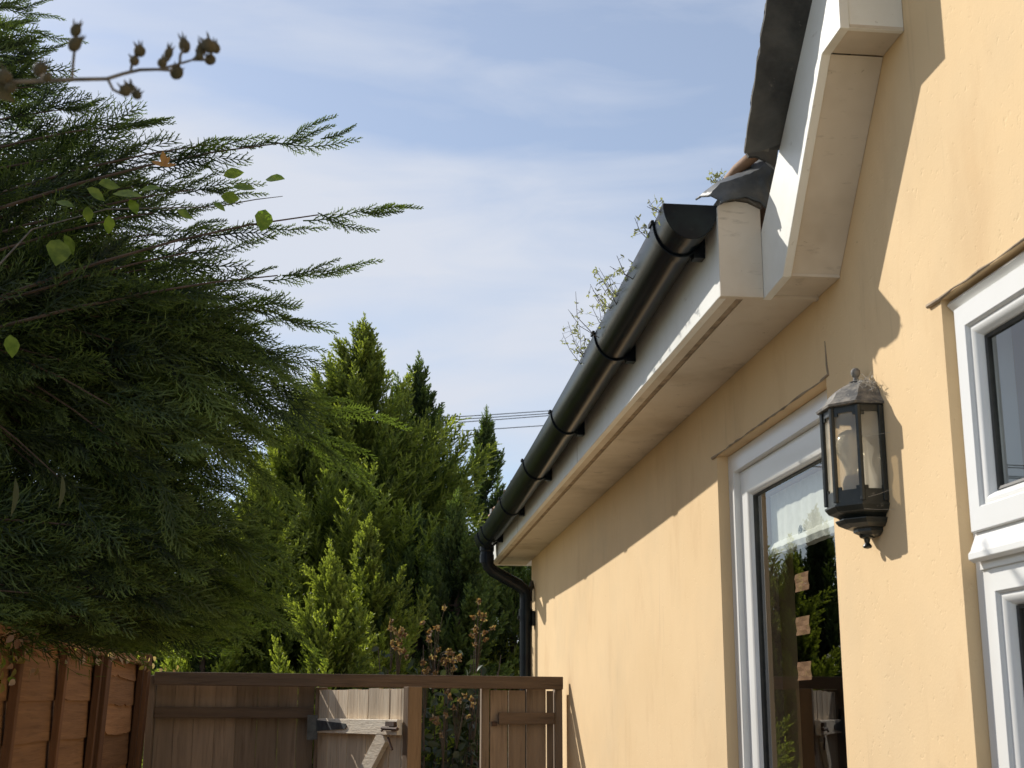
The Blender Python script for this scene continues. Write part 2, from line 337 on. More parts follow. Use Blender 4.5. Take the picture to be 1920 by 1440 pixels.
wb.add([(W,-2.5,0),(5.5,-2.5,0),(5.5,-2.5,4),(W,-2.5,4)], [(0,1,2,3)])
wb.build('wall', M_wall, house, fix=False)
# dim room inside
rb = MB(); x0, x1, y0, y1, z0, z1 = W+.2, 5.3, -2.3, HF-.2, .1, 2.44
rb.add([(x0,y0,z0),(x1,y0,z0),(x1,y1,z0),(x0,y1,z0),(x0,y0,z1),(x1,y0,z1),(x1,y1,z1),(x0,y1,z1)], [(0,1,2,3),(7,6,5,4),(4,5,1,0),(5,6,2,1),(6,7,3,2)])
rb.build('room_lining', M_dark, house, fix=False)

# --- eaves: fascia, soffit, end box
FX = .734
ev_near = PX(1350, 555, FX); EZ = ev_near.z; EY0 = ev_near.y
ev_far = PX(918, 1060, FX); EY1 = ev_far.y
print('eaves', EZ, EY0, EY1, ev_far.z, 'wall junction', PX(1565, 560, W), PX(990, 1062, W), HF)
etop = PX(1350, 385, FX+.01).z
zl = lambda y: EZ + (ev_far.z-EZ)*(y-EY0)/(EY1-EY0)
fb = MB()      # fascia board, 18mm
def strip(mb, y0, y1, x0, x1, zb, zt, n=1):
    for k in range(n):
        a = y0+(y1-y0)*k/n; b = y0+(y1-y0)*(k+1)/n
        mb.add([(x0,a,zb(a)),(x1,a,zb(a)),(x1,b,zb(b)),(x0,b,zb(b)),(x0,a,zt(a)),(x1,a,zt(a)),(x1,b,zt(b)),(x0,b,zt(b))],
               [(0,3,2,1),(4,5,6,7),(0,1,5,4),(1,2,6,5),(2,3,7,6),(3,0,4,7)])
strip(fb, EY0, EY1, FX, FX+.018, lambda y: zl(y), lambda y: zl(y)+.20)
fb.build('fascia', M_white, house, bevel=.0015)
sb = MB(); strip(sb, EY0+.016, EY1-.002, FX+.060, W-.001, lambda y: zl(y)+.006, lambda y: zl(y)+.012)
sb.build('soffit', M_soff, house)
sb = MB(); strip(sb, EY0+.016, EY1-.002, FX+.0185, FX+.042, lambda y: zl(y)+.003, lambda y: zl(y)+.014); sb.build('soffit_batten', M_soff, house)
sb = MB(); strip(sb, EY0+.016, EY1-.002, FX+.0425, FX+.0595, lambda y: zl(y)+.008, lambda y: zl(y)+.013); sb.build('soffit_gap', M_grime, house)
eb = MB(); pr = [(FX+.0005, EZ-.001), (.8285, EZ-.001), (.8285, etop-.01), (.80, etop+.003), (.775, etop+.006), (.748, etop+.001), (FX+.0005, etop-.008)]
eb.prism(pr, lambda u, v, w_: (u, w_, v), EY0-.003, EY0+.0155); eb.build('eaves_end_board', M_soff, house, bevel=.001)
eb = MB(); pr = [(.8290, EZ+.0), (W-.001, EZ+.0), (W-.001, EZ+.035), (.8290, EZ+.035)]; eb.prism(pr, lambda u, v, w_: (u, w_, v), EY0-.001, EY0+.0155); eb.build('eaves_end_infill', M_soff, house)
eb = MB(); strip(eb, EY1-.001, EY1+.016, FX+.001, W+.3, lambda y: zl(y)+.001, lambda y: zl(y)+.33); eb.build('eaves_far_board', M_white, house)
mo = MB()      # mortar bed over the end board, arched
pr = [(.745, etop+.002), (.775, etop+.008), (.80, etop+.005), (.828, etop-.010), (.832, etop+.008), (.805, etop+.024), (.775, etop+.028), (.742, etop+.018)]
mo.prism(pr, lambda u, v, w_: (u, w_, v), EY0-.012, EY0+.10); mo.build('mortar_bed', M_mortar, house)

# --- barge (stepped gable board) in plane x=BX
BX = .829; BSY = 0
def yz(px, py, x=BX): p = PX(px, py, x); return (p.y, p.z)
b0 = (EY0-.006, EZ-.002); b1 = yz(1468, 530); b1 = (b1[0], EZ+.004); k1 = yz(1541, 108); k2 = yz(1575, 45); k2 = (k2[0], (k1[1]+k2[1])/2); k1 = (k1[0], k2[1])
t0 = yz(1450, 330); t1 = yz(1523, 0)
sl_ = (t1[1]-t0[1])/(t1[0]-t0[0])
tE = (k2[0], t1[1]+sl_*(k2[0]-t1[0])); tS = (EY0+.01, t1[1]+sl_*(EY0+.01-t1[0]))
print('barge', b0, b1, k1, k2, t0, t1, tE, tS, 'slope', sl_)
poly = [(EY0+.01, b0[1]), b0, b1, k1, k2, (k2[0], tE[1]), tS]
bb = MB().prism(poly, lambda u, v, w_: (w_, u, v), BX, BX+.018); bb.build('barge_board', M_white, house, bevel=.0012)
e = .006
def sheetx(mb, p, q, x0=BX+.0185, x1=W-.001, th=.006):
    d = Vector((0, q[0]-p[0], q[1]-p[1])).normalized(); n = Vector((0, -d.z, d.y)) if True else None
    if n.z < 0 and abs(d.y) > .2: n = -n
    vs = []
    for x in (x0, x1):
        for pt in (p, q):
            vs += [(x, pt[0], pt[1]), (x, pt[0]+n.y*th, pt[1]+n.z*th)]
    mb.add(vs, [(0,2,3,1),(4,5,7,6),(0,1,5,4),(2,6,7,3),(0,4,6,2),(1,3,7,5)])
sx = MB(); sheetx(sx, (EY0-.002, b1[1]+.002), (b1[0], b1[1]+.002)); sx.build('barge_foot', M_soff, house)
sx = MB(); sheetx(sx, (b1[0]+.001, b1[1]+.008), (k1[0]+.001, k1[1]+.001)); sx.build('barge_soffit', M_soff, house)
sx = MB(); sheetx(sx, (k1[0]-.001, k1[1]+.003), (k2[0]+.001, k2[1]+.003)); sx.build('barge_soffit', M_soff, house)
sx = MB(); sx.box((BX+.0185, k2[0]+.002, k2[1]+.002), (W-.001, k2[0]+.012, tE[1]-.01)); sx.build('barge_end_board', M_white, house)
# undercloak + verge above the barge board, overhanging towards the path
UX = .755
u0 = yz(1398, 288, UX); u1 = yz(1441, 0, UX); us = (u1[1]-u0[1])/(u1[0]-u0[0])
print('undercloak', u0, u1, us)
yE = k2[0]-.01
def zt(y): return t1[1]+sl_*(y-t1[0])
def zu(y): return u1[1]+us*(y-u1[0])
uc = MB(); nn = 26; vs = []; fs = []
for i in range(nn+1):
    y = u0[0] + (yE-u0[0])*i/nn
    jag = .0015*math.sin(i*2.3)+.003*random.random()
    for (x, z) in ((UX-.004+jag, zu(y)), (UX+.03, zu(y)*.55+zt(y)*.45-.004), (BX+.0005, zt(y)+.001), (BX+.01, zt(y)+.03), (UX+.03, zu(y)*.5+zt(y)*.5+.025), (UX-.004+jag, zu(y)+.012)): vs.append((x, y, z))
for i in range(nn):
    for j in range(6): a = i*6+j; b_ = i*6+(j+1) % 6; fs.append((a, b_, b_+6, a+6))
fs += [tuple(range(6)), tuple(nn*6+j for j in range(5, -1, -1))]
uc.add(vs, fs).build('undercloak', M_felt, house)
vt = MB(); random.seed(3)     # ragged tile edge lumps along the verge
vs = []; fs = []; nn = 60
for i in range(nn+1):
    y = u0[0]+.004 + (yE-u0[0])*i/nn; j = random.random()*.003 + (.003 if i % 9 < 2 else 0)
    for dx, dz in ((.002-j, .012), (.003-j*.7, .026+j*.5), (.05, .055), (.05, .013)): vs.append((UX+dx, y, zu(y)+dz+.001))
for i in range(nn):
    for j in range(4): a = i*4+j; b_ = i*4+(j+1) % 4; fs.append((a, b_, b_+4, a+4))
fs += [(0,1,2,3), tuple(nn*4+j for j in (3,2,1,0))]
vt.add(vs, fs).build('verge_mortar', M_mortar, house)
# steep roof behind the barge, then the flat ridge towards the viewer
rf = MB(); ra = []; ya = u0[0]+.02
for i in range(9):
    y = ya+(yE-ya)*i/8; ra.append((y, zu(y)+.045))
rf.add([(x, y, z+(.012 if k % 2 else 0)) for k, (y, z) in enumerate(ra) for x in (UX+.01, 5.7)], [(2*i, 2*i+1, 2*i+3, 2*i+2) for i in range(8)])
zR = ra[-1][1]
rf.box((UX+.01, -2.7, zR-.02), (5.7, yE, zR+.05)); rf.build('upper_roof', M_felt, house, fix=False)
# lower roof: pantile sheet rising from the gutter
lr = MB(); vs = []; fs = []; nx, ny = 22, 150; gz0 = PX(1352, 376, FX).z
for i in range(nx+1):
    for j in range(ny+1):
        y = EY0+.26 + (HF+.07-EY0-.26)*j/ny; s_ = 4.4*i/nx
        z = gz0+.02 + s_*.58 + .018*math.sin(2*math.pi*y/.3) + (.0 if i % 1 else 0) - .02*((i*.37) % 1)
        vs.append((.705+s_, y, z))
for i in range(nx):
    for j in range(ny): a = i*(ny+1)+j; fs.append((a, a+1, a+ny+2, a+ny+1))
lr.add(vs, fs).build('lower_roof', M_clay, house, smooth=True, fix=False)
# terracotta verge tile glimpsed behind the lead
vtile = MB(); pa = PY(1362, 342, EY0+.12); pb = PY(1408, 296, EY0+.02)
vtile.tube([pa+Vector((.0, .06, -.03)), pa, (pa+pb)/2+Vector((0, 0, .003)), pb, pb+Vector((.03, -.01, .02))], [.008, .012, .014, .014, .012], 10); vtile.build('verge_tile', M_clay, house, smooth=True)
# lead flashing dressed round the bottom of the slope
def ctl(pts, y): return [PY(a, b_, y) for a, b_ in pts]
rows = [ctl([(1352, 384), (1372, 374), (1400, 371), (1424, 380), (1436, 392), (1443, 380), (1450, 352), (1454, 322)], EY0-.016),
        ctl([(1348, 376), (1368, 362), (1396, 356), (1416, 358), (1428, 350), (1438, 340), (1448, 322), (1455, 308)], EY0-.012),
        ctl([(1332, 368), (1352, 346), (1384, 336), (1404, 330), (1420, 322), (1434, 312), (1446, 302), (1456, 292)], EY0+.00),
        ctl([(1314, 370), (1340, 348), (1366, 334), (1392, 326), (1408, 314), (1418, 300), (1430, 288), (1438, 280)], EY0+.05),
        ctl([(1306, 376), (1330, 358), (1356, 342), (1384, 332), (1404, 300), (1410, 284), (1420, 270), (1430, 262)], EY0+.10)]
vs = []; fs = []
rr = []
for a, b_ in zip(rows, rows[1:]):
    for k in range(4): rr.append([p.lerp(q, k/4) for p, q in zip(a, b_)])
rr.append(rows[-1])
fine = []
for r_ in rr:
    f_ = []
    for p, q in zip(r_, r_[1:]):
        for k in range(3): f_.append(p.lerp(q, k/3))
    f_.append(r_[-1]); fine.append(f_)
nc_ = len(fine[0])
for r_ in fine:
    for p in r_: vs.append(p+Vector([random.uniform(-.0012, .0012) for _ in range(3)]))
fs = [(i*nc_+j, i*nc_+j+1, (i+1)*nc_+j+1, (i+1)*nc_+j) for i in range(len(fine)-1) for j in range(nc_-1)]
fl = MB().add(vs, fs).build('lead_flashing', M_lead, house, smooth=True)
md = fl.modifiers.new('thick', 'SOLIDIFY'); md.thickness = .004
# ragged felt flap
fp = MB(); pts = ctl([(1398, 262), (1404, 240), (1440, 250), (1462, 262), (1454, 318), (1436, 300), (1418, 292), (1404, 293), (1396, 280)], EY0-.05)
fp.add([p for p in pts]+[p+Vector((.004, .02, .004)) for p in pts], [tuple(range(9)), tuple(range(17, 8, -1))]+[(i, (i+1) % 9, (i+1) % 9+9, i+9) for i in range(9)])
fp.build('felt_flap', M_felt, house)

for yj in (EY0+1.9, EY0+3.7):
    g = MB(); g.box((FX-.0006, yj-.0012, zl(yj)+.001), (FX+.001, yj+.0012, zl(yj)+.19)); g.build('fascia_joint', M_grime, house)
# --- gutter: half round, falling to the far outlet
gpts = [(1245, 376), (1113, 640), (1030, 772), (980, 862), (936, 940), (905, 985)]
gl = [PX(a, b_, .620) for a, b_ in gpts]
gy = [p.y for p in gl]; gz = [p.z for p in gl]; print('gutter', [(round(a, 2), round(b_, 3)) for a, b_ in zip(gy, gz)])
gA = 2.66; gB = 7.32
cf = np.polyfit([2.66, 3.5, 4.3, 5.1, 6, 7.2], [gz[0]+0*gy[0], gz[1], gz[2], gz[3], gz[4], gz[5]], 2)
gzf = lambda y: float(np.interp(y, sorted(gy), [z for _, z in sorted(zip(gy, gz))]))
gzf2 = lambda y: float(np.polyval(np.polyfit(gy, gz, 2), y))
GR = .057; GXc = .620+GR
def arc(xc, zc, r, a0, a1, n): return [(xc+r*math.cos(a), zc+1.30*r*math.sin(a)) for a in [a0+(a1-a0)*k/n for k in range(n+1)]]
def halfpipe(mb, y0, y1, r_out, r_in, n=24, seg=12, sag=0):
    prof = lambda z: arc(GXc, z, r_out, -math.pi, 0, n) + arc(GXc, z, r_in, 0, -math.pi, n)
    vs = []; k = len(prof(0))
    for i in range(seg+1):
        y = y0+(y1-y0)*i/seg
        for (x, z) in prof(gzf2(y)): vs.append((x, y, z-sag))
    fs = [(i*k+j, i*k+(j+1) % k, (i+1)*k+(j+1) % k, (i+1)*k+j) for i in range(seg) for j in range(k)]
    h = n+1
    for off, fl_ in ((0, 0), (seg*k, 1)):
        for j in range(n): q = (off+j, off+j+1, off+k-2-j, off+k-1-j); fs.append(q if fl_ else q[::-1])
    mb.add(vs, fs)
gy0 = PX(1245, 376, .620).y
g = MB(); halfpipe(g, gy0+.012, gB, GR, GR-.003, seg=40); gut = g.build('gutter', M_pvc, house, smooth=True)
# stop end: curved disc and collar
g = MB(); halfpipe(g, gy0-.002, gy0+.045, GR+.0035, GR+.0003, seg=3); zc = gzf2(gy0)
ds = arc(GXc, zc, GR+.003, -math.pi, 0, 28)
g.add([(x, gy0-.0025, z) for x, z in ds]+[(x, gy0+.002, z) for x, z in ds], [tuple(range(29)), tuple(range(57, 28, -1))]+[(i, (i+1) % 29, (i+1) % 29+29, i+29) for i in range(29)])
g.build('stop_end', M_pvc, gut, smooth=True, bevel=.001)
def bracket(y, wd=.030):
    g = MB(); halfpipe(g, y-wd/2, y+wd/2, GR+.0042, GR+.0008, seg=2)
    z = gzf2(y)
    g.box((GXc+GR*.55, y-wd/2, z-.078), (FX-.0005, y+wd/2, z-.016))
    g.box((.6125, y-wd/2-.001, z-.004), (.620, y+wd/2+.001, z+.006))
    return g.build('gutter_bracket', M_pvc, gut, smooth=True, bevel=.001)
brs = [gy0+.115] + [PX(a, b_, .617).y for a, b_ in ((1112, 645), (1031, 776), (979, 866), (936, 942))] + [7.0]
for y in brs: bracket(y)
# strip of old sealant on the underside near the stop end
# outlet, swan neck and downpipe
oy = 7.30; oz = gzf2(oy)
g = MB(); halfpipe(g, oy-.09, oy+.09, GR+.006, GR+.0008, seg=2); g.lathe((GXc, oy, oz), [(.040, -.066), (.040, -.090), (.036, -.095), (.036, -.13)], 20)
go = g.build('outlet', M_pvc, gut, smooth=True)
g = MB(); pxw = .899
za = oz-.12
path = [(GXc, oy, za+.02), (GXc, oy, za-.03), (GXc+.01, oy, za-.055), (GXc+.035, oy+.01, za-.078), (pxw-.04, oy+.05, za-.150), (pxw-.012, oy+.06, za-.172), (pxw, oy+.06, za-.20), (pxw, oy+.06, za-.28)]
g.tube([Vector(p) for p in path], .0335, 16); g.lathe((GXc, oy, za-.035), [(.034, 0), (.040, 0), (.040, .045), (.034, .045)], 18)
dp = MB(); dp.tube([(pxw, oy+.06, za-.22), (pxw, oy+.06, .05)], .034, 16); dp.lathe((pxw, oy+.06, za-.34), [(.034, 0), (.040, .0), (.040, .06), (.034, .06)], 18)
dpo = dp.build('downpipe', M_pvc, house, smooth=True); g.build('swan_neck', M_pvc, dpo, smooth=True)
g = MB(); g.box((pxw-.045, oy+.045, za-.335), (W-.001, oy+.075, za-.315)); g.box((pxw+.03, oy+.02, za-.37), (W-.001, oy+.10, za-.29)); g.build('pipe_clip', M_pvc, dpo, bevel=.003)
g = MB(); g.tube([(W-.012, HF-.09, 2.27), (W-.013, HF-.09, 1.7), (W-.012, HF-.09, .05)], .005, 6); g.tube([(W-.02, HF-.13, 2.26), (W-.005, HF-.06, 2.30)], .014, 8); g.build('cable_clip', M_seal, house, smooth=True)

# --- render crack and lintel drip
g = MB(); c0 = [PX(a, b_, W) for a, b_ in ((1547, 640), (1549, 660), (1551, 685), (1554, 702), (1547, 708), (1539, 714))]
g.tube([p+Vector((-.0005, 0, 0)) for p in c0], [.0012, .002, .0028, .0035, .003, .002], 6); g.build('render_crack', M_grime, house)
def drip(y0, y1, z, name='lintel_edge'):
    g = MB(); n = 26; pts = []; rad = []
    for i in range(n+1):
        pts.append((W-.003, y0+(y1-y0)*i/n, z+.001+random.uniform(-.0015, .002))); rad.append(random.choice([.0008, .0014, .002, .003]))
    rad[-1] = .0045; rad[-2] = .0035; g.tube(pts, rad, 7); g.build(name, M_grime, house, smooth=True)
drip(DY0, DY1+.035, DZ1); drip(WY0, WY1+.045, WZ1)

# --- windows
def ring(mb, y0, y1, z0, z1, prof):       # prof [(inset, x)] swept round the rectangle
    vs = []
    for i, x in prof: vs += [(x, y0+i, z0+i), (x, y1-i, z0+i), (x, y1-i, z1-i), (x, y0+i, z1-i)]
    k = len(prof)
    fs = [(a*4+j, a*4+(j+1) % 4, ((a+1) % k)*4+(j+1) % 4, ((a+1) % k)*4+j) for a in range(k) for j in range(4)]
    mb.add(vs, fs)
def pane(y0, y1, z0, z1, x, parent, name='glass'):
    g = MB(); g.add([(x, y0, z0), (x, y1, z0), (x, y1, z1), (x, y0, z1)], [(0, 1, 2, 3)]); return g.build(name, M_glass, parent, fix=False)
# glazed door
RX = W+.030
g = MB(); ring(g, DY0+.001, DY1-.001, DZ0+.001, DZ1-.001, [(0, RX+.07), (0, RX+.001), (.001, RX), (.050, RX), (.0515, RX+.0015), (.0515, RX+.05), (.0515, RX+.07)])
door = g.build('glazed_door', M_upvc, house, smooth=True)
a = .053
g = MB(); ring(g, DY0+a, DY1-a, DZ0+a, DZ1-a, [(0, RX+.05), (0, RX+.0175), (.0015, RX+.016), (.058, RX+.016), (.063, RX+.0185), (.068, RX+.024), (.072, RX+.031), (.072, RX+.05)])
g.build('sash', M_upvc, door, smooth=True)
g = MB(); ring(g, DY0+a+.0722, DY1-a-.0722, DZ0+a+.0722, DZ1-a-.0722, [(0, RX+.05), (0, RX+.029), (.003, RX+.031), (.003, RX+.05)]); g.build('glazing_seal', M_seal, door)
gi = a+.0745; GX = RX+.036; pane(DY0+gi, DY1-gi, DZ0+gi, DZ1-gi, GX, door)
g = MB(); ring(g, DY0+gi-.02, DY1-gi+.02, DZ0+gi-.02, DZ1-gi+.02, [(0, GX+.050), (0, GX+.008), (.0205, GX+.008), (.022, GX+.050)])
g.build('inner_lining', mat('inner_jamb_wood', (.30, .19, .12), .7, (.22, .14, .09), 6, stretch=(1, 1, .2)), door)
# near window
RW = W+.022
g = MB(); ring(g, WY0+.001, WY1-.001, WZ0+.001, WZ1-.001, [(0, RW+.07), (0, RW+.003), (.003, RW), (.024, RW), (.027, RW+.004), (.027, RW+.02), (.05, RW+.02), (.05, RW+.07)])
win = g.build('casement_window', M_upvc, house, smooth=True)
TZ = PX(1850, 1030, RW).z      # transom height
print('transom', TZ)
def sash(y0, y1, z0, z1, proud, nm='sash'):
    g = MB(); p = RW-proud
    ring(g, y0, y1, z0, z1, [(0, p+.035), (0, p+.0015), (.0015, p), (.036, p), (.0385, p+.002), (.040, p+.007), (.042, p+.006), (.047, p+.007), (.053, p+.011), (.057, p+.017), (.060, p+.025), (.060, p+.035)])
    s_ = g.build(nm, M_upvc, win, smooth=True)
    pane(y0+.0605, y1-.0605, z0+.0605, z1-.0605, p+.026, win)
    g = MB(); ring(g, y0+.060, y1-.060, z0+.060, z1-.060, [(0, p+.03), (0, p+.020), (.005, p+.022), (.005, p+.03)]); g.build('glazing_seal', M_seal, win)
sash(WY0+.026, WY1-.026, TZ+.028, WZ1-.026, .014)
sash(WY0+.026, WY1-.026, WZ0+.026, TZ-.030, .0)
g = MB(); pr = [(RW+.03, TZ-.031), (RW-.004, TZ-.031), (RW-.004, TZ-.016), (RW-.014, TZ-.020), (RW-.022, TZ-.015), (RW-.022, TZ-.006), (RW-.017, TZ+.0), (RW-.0165, TZ+.003), (RW-.004, TZ+.032), (RW+.03, TZ+.032)]
g.prism(pr, lambda u, v, w_: (u, w_, v), WY0+.037, WY1-.026); g.build('transom_drip', M_upvc, win, smooth=True, bevel=.001)
g = MB(); g.prism([(RW+.02, WZ1-.045), (RW+.02, WZ1-.008), (RW-.010, WZ1-.006), (RW-.014, WZ1-.012), (RW-.001, WZ1-.025)], lambda u, v, w_: (u, w_, v), WY0+.002, WY1-.004); g.build('head_trim', M_upvc, win, smooth=True)
nb_ = MB(); nb_.add([(RW+.07, WY0+.12, TZ+.05), (RW+.07, WY1-.112, TZ+.05), (RW+.07, WY1-.112, WZ1+.02), (RW+.07, WY0+.12, WZ1+.02)], [(0, 1, 2, 3)])
nb_ = nb_.build('window_blind', mat('grey_blind_fabric', (.42, .46, .48), .9, (.36, .40, .42), 30), None, fix=False); nb_.modifiers.new('t', 'SOLIDIFY').thickness = .003; tag(nb_, 'plain grey blind drawn inside the upper pane of the nearest window', 'blind')
g = MB(); g.prism([(RW+.02, WZ0-.03), (W-.06, WZ0-.03), (W-.06, WZ0-.01), (RW+.02, WZ0+.0005)], lambda u, v, w_: (u, w_, v), WY0-.03, WY1+.03); g.build('sill', M_upvc, win)

# --- blind and papers behind the door glass
by0, by1 = DY0+gi+.012, DY1-gi-.012; bzb = PX(1437, 1050, GX+.035).z; bzt = DZ1-gi+.016
print('blind bottom', bzb)
g = MB(); n = 60; vs = []; fs = []
prof = [(0, bzt), (0, bzb+.035), (-.008, bzb+.03), (-.014, bzb+.016), (-.008, bzb+.003), (.004, bzb-.002), (.012, bzb+.012), (.008, bzb+.03)]
for i in range(n+1):
    y = by0+(by1-by0)*i/n; s_ = .0012*math.sin(i*1.05)+.0016*math.sin(i*.37)
    for k, (dx, z) in enumerate(prof): vs.append((GX+.035+dx+(s_ if k else s_*.3), y, z+(s_*.8 if k > 0 else 0)))
for i in range(n):
    for j in range(len(prof)-1): a_ = i*len(prof)+j; fs.append((a_, a_+1, a_+1+len(prof), a_+len(prof)))
blind = g.add(vs, fs).build('window_blind', M_blind, None, smooth=True, fix=False); tag(blind, 'cream fabric blind half lowered behind the glazed door', 'blind')
c_ = PX(1502, 1010, GX+.028); g = MB()
for k in range(9):
    a_ = -1.1+k*.28; r_ = .012+.004*(k % 3); g.tube([c_+Vector((0, 0, -.03)), c_+Vector((0, r_*.4*math.sin(a_), -.01)), c_+Vector((0, r_*math.sin(a_), .014+r_*math.cos(a_)))], .0006, 4)
for k in range(7):
    q = c_+Vector((0, random.uniform(-.012, .012), random.uniform(.0, .03))); g.tube([q+Vector((0, .004*math.sin(a_), .004*math.cos(a_))) for a_ in np.linspace(0, 6.2, 9)], .0006, 4)
g.build('flower_print', M_motif, blind)
for i, (cx, cy, lab) in enumerate(((1503, 1091, 'topmost'), (1505, 1173, 'middle'), (1508, 1258, 'lowest'))):
    p = PX(cx, cy, GX+.012); hw, hh = .048, .021
    g = MB(); nn = 4; vs = [(GX+.012+.0015*math.sin(a_*1.3+b_*2), p.y+hw*(a_/2-1), p.z+hh*(b_/2-1)) for a_ in range(5) for b_ in range(5)]
    fs = [(a_*5+b_, a_*5+b_+1, (a_+1)*5+b_+1, (a_+1)*5+b_) for a_ in range(4) for b_ in range(4)]
    o = g.add(vs, fs).build('card_square', M_paper, None, fix=False); md = o.modifiers.new('t', 'SOLIDIFY'); md.thickness = .001
    tag(o, lab+' of three brown card squares on the inside of the door glass', 'card', 'brown squares on the door glass')

# ================================================================== LANTERN (half octagon on the wall)
yA = PX(1661, 850, W).y; xs1 = PY(1613, 850, yA).x; xf = xs1-(W-xs1)*.72
yC = PX(1563, 850, xf).y; yD = PX(1545, 850, xf).y; ly = (yC+yD)/2; yF = ly*2-yA
def oct_(s_, grow=0):                       # plan outline (wall to wall); s_ scales about the wall line centre
    P_ = [(W, yA), (xs1, yA), (xf, yC), (xf, yD), (xs1, yF), (W, yF)]
    out = []
    for x, y in P_:
        out.append((W-(W-x)*s_-(grow if x < W else 0), ly+(y-ly)*s_+(grow if y > ly else -grow)))
    return out
def hz(px, py, y): return PY(px, py, y).z
zTip = hz(1605, 690, ly); zDome = hz(1605, 716, ly); zEave = hz(1640, 753, yA); zBT = zEave-.004; zG1 = hz(1635, 770, yA); zG0 = hz(1635, 915, yA); zBB = hz(1640, 942, yA); zBot = hz(1625, 1028, ly-.01)
print('lantern z', zTip, zDome, zEave, zG1, zG0, zBB, zBot)
lan = empty('wall_lantern', (W, ly, zBB), 'black half lantern with dusty domed cap and pale bulb fixed to the cream wall', 'wall light')
def loft(levels, name, m, parent, smooth=False, capb=True, capt=True, bevel=0):
    g = MB(); vs = []; n = 6
    for s_, z, gr in levels: vs += [(x, y, z) for x, y in oct_(s_, gr)]
    fs = [(i*n+j, i*n+j+1, (i+1)*n+j+1, (i+1)*n+j) for i in range(len(levels)-1) for j in range(n-1)]
    fs += [(i*n+5, i*n, (i+1)*n, (i+1)*n+5) for i in range(len(levels)-1)]
    if capb: fs.append((5, 4, 3, 2, 1, 0))
    if capt: fs.append(tuple((len(levels)-1)*n+j for j in range(n)))
    g.add(vs, fs); return g.build(name, m, parent, smooth=smooth, bevel=bevel)
hD = zDome-zEave
cap = loft([(1.0, zEave-.004, .008), (1.0, zEave, .009), (1.0, zEave+.002, .005), (.93, zEave+hD*.25, 0), (.84, zEave+hD*.48, 0), (.68, zEave+hD*.70, 0), (.50, zEave+hD*.86, 0), (.28, zEave+hD*.95, 0), (.26, zEave+hD, 0)], 'cap', M_dusty, lan)
xc = PY(1605, 715, ly).x
g = MB(); g.lathe((xc, ly, zDome-.004), [(0, 0), (.012, 0), (.013, .003), (.006, .006), (.0045, .012), (.007, .015), (.009, .020), (.0085, .026), (.005, .030), (0, .031)], 16); g.build('finial', M_dusty, cap, smooth=True)
# nest of cobweb on the cap
g = MB(); random.seed(5)
for k in range(320):
    p = Vector((xc+.006+random.gauss(0, .012), ly-.035+random.gauss(0, .011), zEave+hD*.58+random.gauss(0, .009)))
    d = Vector([random.gauss(0, 1) for _ in range(3)]).normalized()*random.uniform(.004, .012)
    g.tube([p-d, p+Vector([random.gauss(0, .002) for _ in range(3)]), p+d], random.uniform(.0003, .0009), 3, cap=False)
g.build('cobweb_clump', M_web, cap)
# frame: top and bottom rings with posts, notched pane corners
P_ = oct_(1.0)
g = MB()
for i in range(6):
    x, y = P_[i]; 
    g.prism([(x+(.005 if i in (1,2,3,4) else -.0055)*math.cos(a_)*1.1, y+.0055*math.sin(a_)) for a_ in np.linspace(0, 2*math.pi, 7)[:-1]] if 0 < i < 5 else
            [(x-.010, y-.004), (x-.0005, y-.004), (x-.0005, y+.004), (x-.010, y+.004)], lambda u, v, w_: (u, v, w_), zBB+.004, zEave-.006)
g.build('frame_post', M_black, lan, bevel=.0008)
for nm, z0_, z1_ in (('top_rail', zG1, zEave-.0045), ('bottom_rail', zBB, zG0)):
    g = MB()
    for i in range(5):
        (xa, ya_), (xb, yb_) = P_[i], P_[i+1]; mid = Vector((xa+xb, ya_+yb_, 0))/2; ins = (Vector((W, ly, 0))-mid).normalized()*.004
        g.prism([(xa, ya_), (xb, yb_), (xb+ins.x, yb_+ins.y), (xa+ins.x, ya_+ins.y)], lambda u, v, w_: (u, v, w_), z0_, z1_)
        d = Vector((xb-xa, yb_-ya_, 0)); l_ = d.length; d.normalize(); nn_ = Vector((d.y, -d.x, 0))
        for q, sg in ((Vector((xa, ya_, 0)), 1), (Vector((xb, yb_, 0)), -1)):     # corner notches
            zz = (z0_-.006, z0_+.001) if nm == 'top_rail' else (z1_-.001, z1_+.006)
            a1 = q+d*sg*.004; a2 = q+d*sg*.012
            g.prism([(a1.x, a1.y), (a2.x, a2.y), (a2.x+ins.x*.8, a2.y+ins.y*.8), (a1.x+ins.x*.8, a1.y+ins.y*.8)], lambda u, v, w_: (u, v, w_), zz[0], zz[1])
    g.build(nm, M_black, lan)
for i in range(5):
    (xa, ya_), (xb, yb_) = P_[i], P_[i+1]; c0_ = Vector((W, ly, 0))
    a1 = Vector((xa, ya_, 0)).lerp(c0_, .05); a2 = Vector((xb, yb_, 0)).lerp(c0_, .05)
    g = MB(); g.add([(a1.x, a1.y, zG0-.004), (a2.x, a2.y, zG0-.004), (a2.x, a2.y, zG1+.004), (a1.x, a1.y, zG1+.004)], [(0, 1, 2, 3)]); g.build('glass_pane', M_pane, lan, fix=False)
g = MB(); g.box((W-.006, yA+.006, zBB), (W-.001, yF-.006, zEave)); g.build('back_plate', M_refl, lan)
hB = zBB-zBot
loft([(.70, zBB-.024, 0), (.80, zBB-.018, 0), (.97, zBB-.012, 0), (1.02, zBB-.003, .002), (1.02, zBB, .002)], 'base_tray', M_black, lan)
loft([(.50, zBB-.040, 0), (.62, zBB-.039, 0), (.78, zBB-.033, 0), (.84, zBB-.026, .0), (.84, zBB-.0242, .0)], 'base_tier', M_black, lan)
